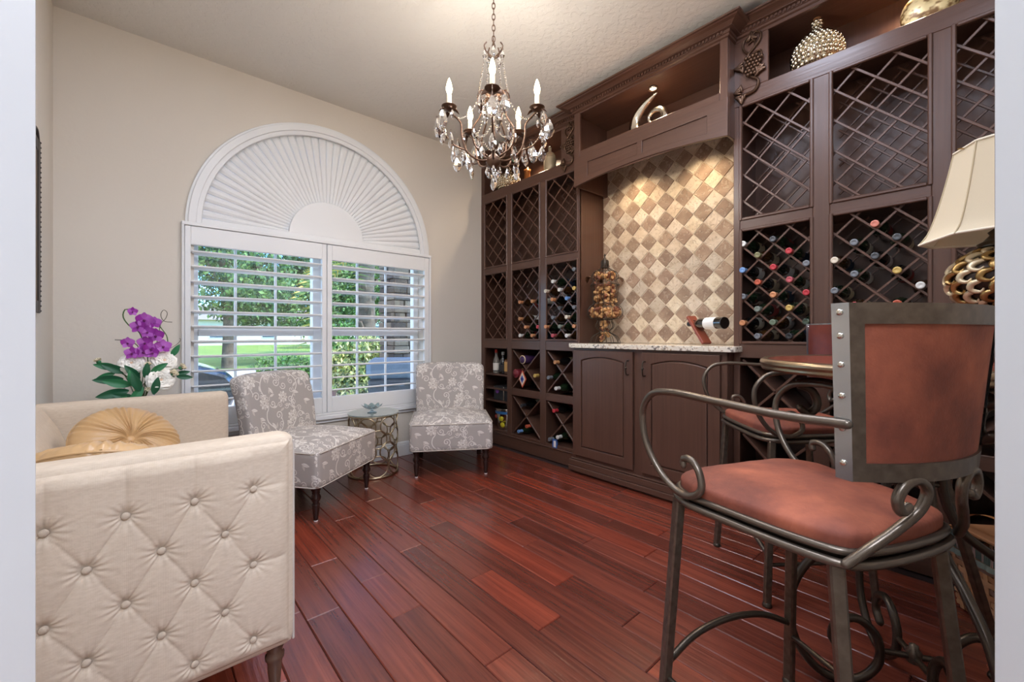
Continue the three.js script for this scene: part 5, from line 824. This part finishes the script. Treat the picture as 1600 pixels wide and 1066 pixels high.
  [[-0.05, 0.83, -2.78, -1.1, 0.10], [-0.08, 0.855, -2.79, -1.35, 0.09], [-0.06, 0.80, -2.77, -1.55, 0.11], [-0.03, 0.77, -2.75, -1.3, 0.11], [-0.04, 0.745, -2.75, -1.75, 0.12], [-0.02, 0.72, -2.73, -2.1, 0.12], [0.0, 0.80, -2.75, -0.7, 0.09], [0.03, 0.77, -2.74, 0.6, 0.08], [0.13, 0.81, -2.77, -1.9 + 3.3, 0.07], [0.12, 0.90, -2.80, 0.5, 0.075], [0.0, 0.74, -2.72, -0.3, 0.10], [0.04, 0.83, -2.74, 1.0, 0.08], [0.14, 0.80, -2.76, 1.7, 0.07], [-0.09, 0.83, -2.78, -1.9, 0.07], [-0.01, 0.70, -2.73, -1.2, 0.10], [0.01, 0.76, -2.73, -2.6, 0.10], [0.05, 0.72, -2.72, 0.2, 0.09], [-0.02, 0.76, -2.74, -0.2, 0.09], [0.02, 0.80, -2.75, 0.1, 0.08], [-0.03, 0.69, -2.73, -2.4, 0.09]].forEach(([x, y, z, a, L], i) => part('leaf', turn(lf(L, L * 0.19), 0.35, 0, 0).applyMatrix4(new THREE.Matrix4().makeRotationZ(-a)).translate(x, y, z), leafM[i % 2], leaves));
  // orchids and curled twigs
  const om = [phys({ color: 0x9a2aa0, roughness: 0.55, side: THREE.DoubleSide, transmission: 0.2, thickness: 0 }), phys({ color: 0xb65cc0, roughness: 0.55, side: THREE.DoubleSide, transmission: 0.2, thickness: 0 })], lip = mat({ color: 0x6d1460, roughness: 0.6 });
  function orchid(label, path, blooms) {
    const t = thing('orchid_spray', label, 'flower', [0, 0, 0], 0, 'purple orchid sprays'); part('stem', tube(path, 0.0026, 40, 6), stem, t);
    for (const [x, y, z, s, k] of blooms) { const b = new THREE.Group(); b.name = 'blossom'; t.add(b); b.position.set(x, y, z); const n = toCam([x, y, z], rr(-0.4, 0.4), rr(-0.2, 0.3)); b.quaternion.setFromUnitVectors(V(0, 0, 1), V(...n).normalize()); for (let q = 0; q < 5; q++) { const big = q === 1 || q === 4, g = grid(6, 6, (u, v) => { const w = (big ? 0.62 : 0.4) * s * Math.sin(Math.PI * Math.min(0.97, 0.1 + 0.85 * v)) * (u - 0.5) * 2; return V(w, v * s, 0.25 * s * v * v - 6 * w * w); }); g.rotateZ(q * 1.2566); part('petal', g, om[(q + k) % 2], b); } part('lip', ball(0, -s * 0.12, s * 0.18, s * 0.16, 7), lip, b); }
  }
  orchid('purple orchid spray arching up to the left', [[vx, vy + 0.05, vz], [0.0, 0.86, -2.79], [0.012, 0.96, -2.79], [-0.005, 1.03, -2.79], [-0.04, 1.06, -2.79], [-0.062, 1.105, -2.79], [-0.052, 1.14, -2.79], [-0.03, 1.135, -2.79]], [[-0.028, 1.128, -2.78, 0.022, 0], [0.014, 1.09, -2.77, 0.036, 1], [-0.006, 1.055, -2.77, 0.034, 0], [0.035, 1.075, -2.78, 0.030, 1], [0.028, 1.028, -2.77, 0.032, 0], [-0.045, 0.975, -2.77, 0.028, 1], [-0.028, 0.925, -2.76, 0.032, 0]]);
  orchid('purple orchid spray bending to the right', [[vx, vy + 0.05, vz], [0.03, 0.85, -2.80], [0.035, 0.93, -2.80], [0.10, 0.95, -2.80], [0.105, 1.0, -2.80], [0.08, 1.05, -2.80], [0.055, 1.085, -2.80]], [[0.055, 1.075, -2.78, 0.030, 1], [0.06, 1.01, -2.77, 0.036, 0], [0.02, 0.975, -2.77, 0.034, 0], [0.038, 0.945, -2.76, 0.034, 1], [0.012, 0.93, -2.76, 0.034, 0], [0.088, 0.955, -2.77, 0.036, 1], [0.048, 0.925, -2.76, 0.028, 0]]);
  single('curled_twig', 'looped bare twig at the top right of the bouquet', 'twig', tube([[0.03, 0.85, -2.81], [0.07, 1.0, -2.81], [0.08, 1.07, -2.81], [0.10, 1.10, -2.81], [0.105, 1.13, -2.81], [0.092, 1.142, -2.81], [0.080, 1.12, -2.81], [0.092, 1.085, -2.81], [0.125, 1.08, -2.81]], 0.0016, 50, 5), twig);
  single('curled_twig', 'crooked bare twig reaching left above the peonies', 'twig', tube([[0.0, 0.86, -2.81], [-0.01, 0.96, -2.81], [-0.05, 0.985, -2.81], [-0.09, 0.99, -2.81]], 0.002, 30, 5), twig);
  single('curled_twig', 'wispy bare twig reaching over the window frame', 'twig', tube([[0.05, 0.85, -2.80], [0.10, 0.93, -2.80], [0.145, 0.965, -2.80], [0.16, 0.99, -2.80], [0.155, 0.995, -2.80]], 0.0012, 30, 5), twig);
  // framed picture on the left wall, seen edge-on
  const f = thing('framed_picture', 'dark carved picture frame on the wall behind the settee', 'picture', [XL + 0.002, 0, 0]); const fr = mat({ color: 0x2a211b, roughness: 0.5 });
  const L = [[-2.795, -2.74], [-2.28, -2.225]].map(([a, b]) => cbox(0, 0.010, 1.11, 1.87, a, b, 0.003, 'y')); L.push(cbox(0, 0.010, 1.11, 1.165, -2.74, -2.28, 0.008, 'z'), cbox(0, 0.010, 1.815, 1.87, -2.74, -2.28, 0.008, 'z')); for (let y = 1.12; y < 1.87; y += 0.022) L.push(ball(0.007, y, -2.792, 0.006, 6)); L.push(tube([[0.006, 1.865, -2.76], [0.006, 1.90, -2.73], [0.006, 1.90, -2.68], [0.006, 1.87, -2.64]], 0.006, 14, 6));
  part('frame', L, fr, f); part('canvas', pbox(0, 0.006, 1.16, 1.82, -2.745, -2.275), mat({ color: 0x6b5a48, roughness: 0.8 }), f);
}

// ---------------------------------------------------------------- counter stools
function stool(label, x, z, F) {
  const t = thing('counter_stool', label, 'bar stool', [x, 0, z], Math.atan2(-F[0], -F[1]), 'iron and suede counter stools'), RIM = 0.622;
  const out = (o = 0) => { const P = [], fw = 0.212 + o, rw = 0.172 + o, zf = -0.192 - o, zr = 0.198 + o; const raw = [[-rw * 0.55, zr], [rw * 0.55, zr], [rw * 0.95, zr - 0.05], [fw * 0.98, -0.06], [fw, zf + 0.07], [fw * 0.86, zf + 0.012], [fw * 0.45, zf - 0.004], [-fw * 0.45, zf - 0.004], [-fw * 0.86, zf + 0.012], [-fw, zf + 0.07], [-fw * 0.98, -0.06], [-rw * 0.95, zr - 0.05]]; const c = new THREE.CatmullRomCurve3(raw.map(([a, b]) => V(a, 0, b)), true, 'catmullrom', 0.5); return n => c.getPoints(n).slice(0, n); };
  const ringAt = (y, o, r) => new THREE.TubeGeometry(new THREE.CatmullRomCurve3(out(o)(40).map(p => V(p.x, y, p.z)), true), 90, r, 8, true);
  part('seat_rim', ringAt(RIM - 0.008, 0.006, 0.0085), M.iron, t); part('seat_rim', ringAt(RIM + 0.012, 0.002, 0.0075), M.iron, t);
  part('seat_plate', (() => { const P = out(-0.004)(48), s = new THREE.Shape(P.map(p => new THREE.Vector2(p.x, -p.z))); const g = new THREE.ExtrudeGeometry(s, { depth: 0.012, bevelEnabled: false }); g.rotateX(-Math.PI / 2); g.translate(0, RIM - 0.006, 0); return g; })(), M.ironDark, t);
  const edge = out(-0.002)(96);
  part('seat_cushion', grid(96, 20, (u, v) => { const p = edge[Math.round(u * 96) % 96], prof = v < 0.30 ? [1, v / 0.30 * 0.022] : [Math.cos((v - 0.30) / 0.70 * Math.PI / 2), 0.022 + 0.034 * Math.pow(Math.sin((v - 0.30) / 0.70 * Math.PI / 2), 0.85)], k = Math.max(0.0, prof[0]); const wr = 0.0022 * (fbm(p.x * k * 2 + 3, p.z * k * 2 + 3, 6, 6, 3, 401) - 0.5) * smooth(0.3, 0.6, v); return V(p.x * k * (1 + 0.012 * Math.sin(Math.PI * Math.min(1, v / 0.5))), RIM + 0.012 + prof[1] + wr * 3, p.z * k); }, (u, v) => { const p = edge[Math.round(u * 96) % 96], k = v < 0.3 ? 1.0 + (0.3 - v) * 0.2 : Math.cos((v - 0.30) / 0.70 * Math.PI / 2); return [p.x * k + 0.5, p.z * k + 0.5]; }), M.suede, t);
  for (const [a, b, ax, bz] of [[-0.198, -0.168, -0.226, -0.20], [0.198, -0.168, 0.226, -0.20], [-0.15, 0.168, -0.172, 0.225], [0.15, 0.168, 0.172, 0.225]]) { const l = part('leg', bar([a, RIM - 0.01, b], [ax, 0.012, bz], 0.024), M.iron, t); part('foot_cap', lathe([[0, 0], [0.016, 0], [0.017, 0.006], [0.013, 0.018], [0, 0.02]], 14).translate(ax, 0, bz), M.ironDark, l); }
  part('foot_rest', tube([[-0.215, 0.185, -0.191], [-0.12, 0.225, -0.20], [0, 0.238, -0.205], [0.12, 0.225, -0.20], [0.215, 0.185, -0.191]], 0.0085, 30, 8), M.ironDark, t);
  for (const s of [-1, 1]) part('side_brace', bar([s * 0.218, 0.15, -0.19], [s * 0.166, 0.15, 0.212], 0.014, 0.014, true), M.ironDark, t);
  // arms: long loop ending in a curl on the seat rim
  for (const s of [-1, 1]) part('arm', tube([[s * 0.196, 0.868, 0.215], [s * 0.215, 0.866, 0.12], [s * 0.232, 0.872, -0.02], [s * 0.244, 0.876, -0.15], [s * 0.245, 0.862, -0.215], [s * 0.243, 0.815, -0.252], [s * 0.240, 0.745, -0.248], [s * 0.234, 0.685, -0.215], [s * 0.226, 0.643, -0.165], [s * 0.224, 0.636, -0.11], [s * 0.222, 0.662, -0.072], [s * 0.220, 0.700, -0.080], [s * 0.220, 0.722, -0.105], [s * 0.220, 0.717, -0.130], [s * 0.220, 0.703, -0.128]], 0.0085, 110, 9), M.iron, t);
  // scrolls that carry the back
  for (const s of [-1, 1]) part('back_scroll', tube([[s * 0.165, 0.622, 0.195], [s * 0.135, 0.655, 0.215], [s * 0.095, 0.688, 0.232], [s * 0.060, 0.722, 0.245], [s * 0.052, 0.752, 0.250], [s * 0.072, 0.772, 0.250], [s * 0.100, 0.768, 0.246], [s * 0.116, 0.742, 0.242], [s * 0.106, 0.722, 0.242], [s * 0.090, 0.728, 0.243]], 0.0085, 70, 9), M.iron, t);
  // curved backrest: metal frame outside, suede panel, padded inside
  const Y0 = 0.772, Y1 = 1.066, hw = v => 0.182 + 0.036 * v, zz = (s, v) => 0.212 + 0.016 * v + 0.048 * (1 - s * s);
  const sheet = (s0, s1, v0, v1, o, nu = 24, nv = 10) => grid(nu, nv, (u, v) => { const s = s0 + (s1 - s0) * u, w = v0 + (v1 - v0) * v; return V(s * hw(w), Y0 + (Y1 - Y0) * w, zz(s, w) + (typeof o === 'function' ? o(s, w) : o)); }, (u, v) => [(s0 + (s1 - s0) * u) * 0.2 + 0.3, (v0 + (v1 - v0) * v) * 0.29]);
  const band = (s0, s1, v0, v1) => { const a = sheet(s0, s1, v0, v1, 0.004, 20, 4), b = sheet(s0, s1, v0, v1, -0.006, 20, 4); const side = (f) => grid(20, 1, f); return merge([a, b, side((u, v) => { const s = s0 + (s1 - s0) * u; return V(s * hw(v0), Y0 + (Y1 - Y0) * v0, zz(s, v0) - 0.006 + 0.01 * v); }), side((u, v) => { const s = s0 + (s1 - s0) * u; return V(s * hw(v1), Y0 + (Y1 - Y0) * v1, zz(s, v1) - 0.006 + 0.01 * v); })]); };
  part('back_frame', [band(-1, 1, 0, 0.105), band(-1, 1, 0.885, 1), band(-1, -0.90, 0.1, 0.89), band(0.90, 1, 0.1, 0.89)], M.iron, t, 'wide dark metal frame');
  part('back_panel', sheet(-0.95, 0.95, 0.05, 0.95, -0.0005), M.suede, t);
  part('back_cushion', [sheet(-0.985, 0.985, 0.02, 0.98, (s, w) => -0.012 - 0.028 * Math.pow(Math.max(0, (1 - s ** 4) * (1 - (2 * w - 1) ** 4)), 0.5)), sheet(-0.985, 0.985, 0.02, 0.98, -0.007)], M.leather, t);
  for (const s of [-1, 1]) {
    part('edge_strip', grid(4, 12, (u, v) => V(s * (hw(v) + 0.002), Y0 + (Y1 - Y0) * v, zz(s, v) - 0.022 + 0.027 * u)), M.edge, t, 'riveted edge strip lightened for the window reflection');
    for (const v of [0.10, 0.30, 0.485, 0.66, 0.82, 0.95]) part('rivet', ball(s * (hw(v) + 0.003), Y0 + (Y1 - Y0) * v, zz(s, v) - 0.009, 0.0055, 8, 0.6, 1, 1), M.silver, t);
  }
  return t;
}
stool('iron counter stool with brown suede seat nearest the camera', 1.130, -0.280, [0.37, -0.929]);
stool('iron counter stool behind the pub table, against the wine racks', 2.055, -0.560, [-0.70, -0.714]);
// ---------------------------------------------------------------- pub table with scrolled iron base
{
  const t = thing('pub_table', 'round pub table with scrolled iron base between the stools', 'table', [1.62, 0, -0.136], -0.128), R = 0.372, H = 0.940;
  part('table_top', lathe([[0, H - 0.012], [R - 0.02, H - 0.012], [R - 0.02, H - 0.001], [0, H - 0.001]], 64), mat({ map: T.tableTop, roughness: 0.25 }), t);
  part('top_rim', lathe([[R - 0.03, H - 0.014], [R - 0.024, H - 0.001], [R - 0.012, H + 0.002], [R - 0.002, H - 0.004], [R, H - 0.012], [R - 0.003, H - 0.018], [R - 0.008, H - 0.020], [R - 0.004, H - 0.024], [R - 0.006, H - 0.032], [R - 0.02, H - 0.034], [R - 0.03, H - 0.030]], 72), mat({ color: 0x94826a, roughness: 0.24, metalness: 0.85 }), t, 'bright bronze rim');
  const prof = [[0.275, 0.815], [0.255, 0.800], [0.232, 0.822], [0.245, 0.868], [0.285, 0.888], [0.235, 0.897], [0.150, 0.872], [0.092, 0.80], [0.066, 0.70], [0.066, 0.60], [0.105, 0.50], [0.19, 0.425], [0.265, 0.345], [0.302, 0.24], [0.285, 0.12], [0.215, 0.040], [0.135, 0.040], [0.082, 0.10], [0.088, 0.175], [0.135, 0.215], [0.182, 0.195], [0.195, 0.15], [0.172, 0.118]];
  for (let k = 0; k < 4; k++) {
    const a = k * Math.PI / 2 + 0.785 - 0.10, P = prof.map(([r, y]) => [r * Math.sin(a), y - 0.019, r * Math.cos(a)]);
    part('scroll_leg', tube(P, 0.0115, 130, 9), M.ironDark, t);
    part('stretcher', [bar([0, 0.115, 0], [0.088 * Math.sin(a), 0.115, 0.088 * Math.cos(a)], 0.016, 0.016, true), bar([0, 0.60, 0], [0.066 * Math.sin(a), 0.60, 0.066 * Math.cos(a)], 0.014, 0.014, true)], M.ironDark, t);
    part('inner_scroll', tube([[0.10, 0.86], [0.14, 0.80], [0.145, 0.74], [0.115, 0.70], [0.085, 0.72], [0.09, 0.75]].map(([r, y]) => [r * Math.sin(a), y, r * Math.cos(a)]), 0.0065, 50, 7), M.ironDark, t);
  }
  for (const a of [1.28, 1.55]) part('splayed_strut', bar([0.10 * Math.sin(a), 0.66, 0.10 * Math.cos(a)], [0.40 * Math.sin(a), 0.012, 0.40 * Math.cos(a)], 0.022), M.iron, t);
  part('hub_finial', lathe([[0, 0.10], [0.016, 0.10], [0.018, 0.13], [0.010, 0.14], [0.011, 0.146], [0.005, 0.150], [0, 0.152]], 14), M.iron, t);
}
// ---------------------------------------------------------------- lamp on the pub table
{
  const y = 0.943, t = thing('table_lamp', 'table lamp with beige bell shade and carved leaf base', 'lamp', [1.85, y, 0.03], 0.5);
  part('foot', lathe([[0, 0], [0.075, 0], [0.078, 0.012], [0.060, 0.022], [0.048, 0.040], [0.030, 0.060], [0.028, 0.090], [0.045, 0.118]], 28), M.ironDark, t);
  part('globe', ball(0, 0.232, 0, 0.108, 36, 1, 0.80, 1), mat({ color: 0x2b1d14, roughness: 0.4, metalness: 0.4 }), t);
  for (let r = 0; r < 7; r++) for (let k = 0; k < 15; k++) { const th = 0.50 + r * 0.34, a = (k + (r % 2) * 0.5) / 15 * 6.283, at = (h, b, o) => { const q = 0.108 + o; return [q * Math.sin(th + h) * Math.sin(a + b), 0.232 + q * 0.80 * Math.cos(th + h), q * Math.sin(th + h) * Math.cos(a + b)]; }; part('carved_leaf', vtube([at(-0.20, 0.10, 0.002), at(-0.10, -0.12, 0.006), at(0.08, -0.16, 0.007), at(0.17, 0.02, 0.006), at(0.06, 0.10, 0.005)], v => 0.002 + 0.0068 * Math.sin(Math.PI * Math.pow(v, 0.7)), 14, 6), [M.gold, mat({ color: 0xd8c6a4, roughness: 0.35, metalness: 0.5 })][(k + r) % 2], t); }
  part('neck', lathe([[0.05, 0.325], [0.052, 0.335], [0.040, 0.342], [0.026, 0.36], [0.030, 0.368], [0.018, 0.378], [0.013, 0.40], [0.012, 0.46], [0.018, 0.465], [0.018, 0.49], [0, 0.49]], 24), M.ironDark, t);
  part('harp', [tube([[-0.02, 0.48, 0], [-0.055, 0.54, 0], [-0.03, 0.62, 0], [0, 0.632, 0], [0.03, 0.62, 0], [0.055, 0.54, 0], [0.02, 0.48, 0]], 0.0025, 40, 6)], M.gold, t);
  const poly = (w, cut) => [[-w, -w + cut], [-w, w - cut], [-w + cut, w], [w - cut, w], [w, w - cut], [w, -w + cut], [w - cut, -w], [-w + cut, -w]];
  const shadeM = phys({ color: 0xd3c3a6, roughness: 0.85, side: THREE.DoubleSide, transmission: 0.12, thickness: 0, bumpMap: T.linen, bumpScale: 0.0003 });
  const S = v => 0.150 - 0.066 * Math.pow(v, 0.62), SY = v => 0.355 + 0.265 * v;
  for (let k = 0; k < 8; k++) { part('shade_panel', grid(6, 14, (u, v) => { const A = poly(S(v), S(v) * 0.42), p = A[k], q = A[(k + 1) % 8]; return V(p[0] + (q[0] - p[0]) * u, SY(v) - (k % 2 ? 0 : 0.0) , p[1] + (q[1] - p[1]) * u); }, (u, v) => [u * 0.2, v * 0.27]), shadeM, t); const P = []; for (let i = 0; i <= 10; i++) { const v = i / 10, A = poly(S(v), S(v) * 0.42)[k]; P.push([A[0] * 1.004, SY(v), A[1] * 1.004]); } part('shade_rib', tube(P, 0.0022, 16, 5), mat({ color: 0xb7a687, roughness: 0.8 }), t); }
  for (const v of [0, 1]) { const A = poly(S(v), S(v) * 0.42), c = new THREE.CurvePath(); for (let k = 0; k < 8; k++) c.add(new THREE.LineCurve3(V(A[k][0], SY(v), A[k][1]), V(A[(k + 1) % 8][0], SY(v), A[(k + 1) % 8][1]))); part('shade_trim', new THREE.TubeGeometry(c, 64, 0.004, 6, false), mat({ color: 0xe0d5c0, roughness: 0.8 }), t); }
  part('finial', [lathe([[0, 0.63], [0.006, 0.63], [0.005, 0.642], [0.013, 0.652], [0.014, 0.662], [0.008, 0.672], [0, 0.676]], 14)], M.ironDark, t);
  part('spider', [bar([-0.10, 0.618, 0], [0.10, 0.618, 0], 0.004, 0.004, true), bar([0, 0.618, -0.10], [0, 0.618, 0.10], 0.004, 0.004, true)], M.gold, t);
}
// ---------------------------------------------------------------- woven basket with liner
{
  const t = thing('wicker_basket', 'woven wicker picnic basket with striped liner under the pub table', 'basket', [2.235, 0, 0.085], Math.atan2(-0.65, -0.76) + Math.PI), H = 0.285;
  const wk = ['#b98a62', '#a87650', '#c79a72', '#8a6a58'].map(c => mat({ color: c, roughness: 0.6 }));
  const hx = f => 0.135 + 0.03 * f, hz = f => 0.090 + 0.022 * f;
  const around = (f, q, o) => { const a = hx(f) + o, b = hz(f) + o, P = 4 * (a + b), d = ((q % 1) + 1) % 1 * P; if (d < 2 * a) return [-a + d, b]; if (d < 2 * a + 2 * b) return [a, b - (d - 2 * a)]; if (d < 4 * a + 2 * b) return [a - (d - 2 * a - 2 * b), -b]; return [-a, -b + (d - 4 * a - 2 * b)]; };
  part('bottom_board', cbox(-0.13, 0.13, 0.004, 0.016, -0.086, 0.086, 0.003), wk[1], t);
  const N = 26, rows = 12;
  for (let k = 0; k < N; k++) { const q = (k + 0.5) / N, a = around(0.0, q, 0), b = around(1, q, 0); part('stake', bar([a[0], 0.008, a[1]], [b[0], H, b[1]], 0.016, 0.003), wk[0], t); }
  for (let r = 0; r < rows; r++) { const y = 0.016 + r * (H - 0.02) / rows, f = y / H; part('splint', grid(N * 6, 2, (u, v) => { const w = Math.sin(u * N * Math.PI + r * Math.PI), [x, z] = around(f, u, 0.004 * w + 0.001 + 0.0015 * Math.sin(v * Math.PI)); return V(x, y + v * 0.0195, z); }), r === 8 || r === 5 ? wk[3] : wk[r % 3], t).material.side = THREE.DoubleSide; }
  part('rim_band', merge([0, 1, 2, 3].map(k => { const a = hx(1) + 0.005, b = hz(1) + 0.005; return k < 2 ? cbox(-a, a, H - 0.012, H + 0.008, (k ? -1 : 1) * b - 0.004, (k ? -1 : 1) * b + 0.004, 0.002) : cbox((k - 2 ? -1 : 1) * a - 0.004, (k - 2 ? -1 : 1) * a + 0.004, H - 0.012, H + 0.008, -b, b, 0.002); })), wk[1], t);
  const cv = document.createElement('canvas'); cv.width = 256; cv.height = 64; const g2 = cv.getContext('2d'); g2.fillStyle = '#3b4640'; g2.fillRect(0, 0, 256, 64); for (let x = 0; x < 256; x += 64) { g2.fillStyle = '#a9847c'; g2.fillRect(x + 4, 0, 5, 64); g2.fillRect(x + 13, 0, 5, 64); g2.fillStyle = '#556259'; g2.fillRect(x + 30, 0, 3, 64); g2.fillRect(x + 44, 0, 3, 64); }
  const ct = new THREE.CanvasTexture(cv); ct.wrapS = ct.wrapT = THREE.RepeatWrapping; ct.colorSpace = THREE.SRGBColorSpace;
  part('fabric_liner', grid(160, 6, (u, v) => { const w = 0.010 + 0.003 * Math.sin(u * 88) * (1 - v), [x, z] = around(1, u, w); return V(x, H + 0.012 - (1 - v) * 0.062, z); }, (u, v) => [u * 9, v]), mat({ map: ct, roughness: 0.9, side: THREE.DoubleSide }), t);
  part('liner_fringe', grid(320, 3, (u, v) => { const w = 0.011 + 0.006 * Math.abs(Math.sin(u * 130)) * (1 - v), [x, z] = around(1, u, w); return V(x, H - 0.052 - (1 - v) * 0.018, z); }, (u, v) => [u * 30, v]), mat({ color: 0x6d756c, roughness: 0.9, side: THREE.DoubleSide }), t);
  part('wooden_lid', cbox(-0.150, 0.150, H + 0.010, H + 0.024, -0.100, 0.100, 0.004, 'x'), mat({ color: 0xa4714c, roughness: 0.5 }), t);
  for (const s of [-1, 1]) part('handle', grid(30, 4, (u, v) => { const a = Math.PI * u; return V(-0.145 * Math.cos(a), H + 0.015 + 0.085 * Math.sin(a), s * 0.075 + (v - 0.5) * 0.022); }), mat({ color: 0xb8804e, roughness: 0.5, side: THREE.DoubleSide }), t);
}

renderer.render(scene, camera);
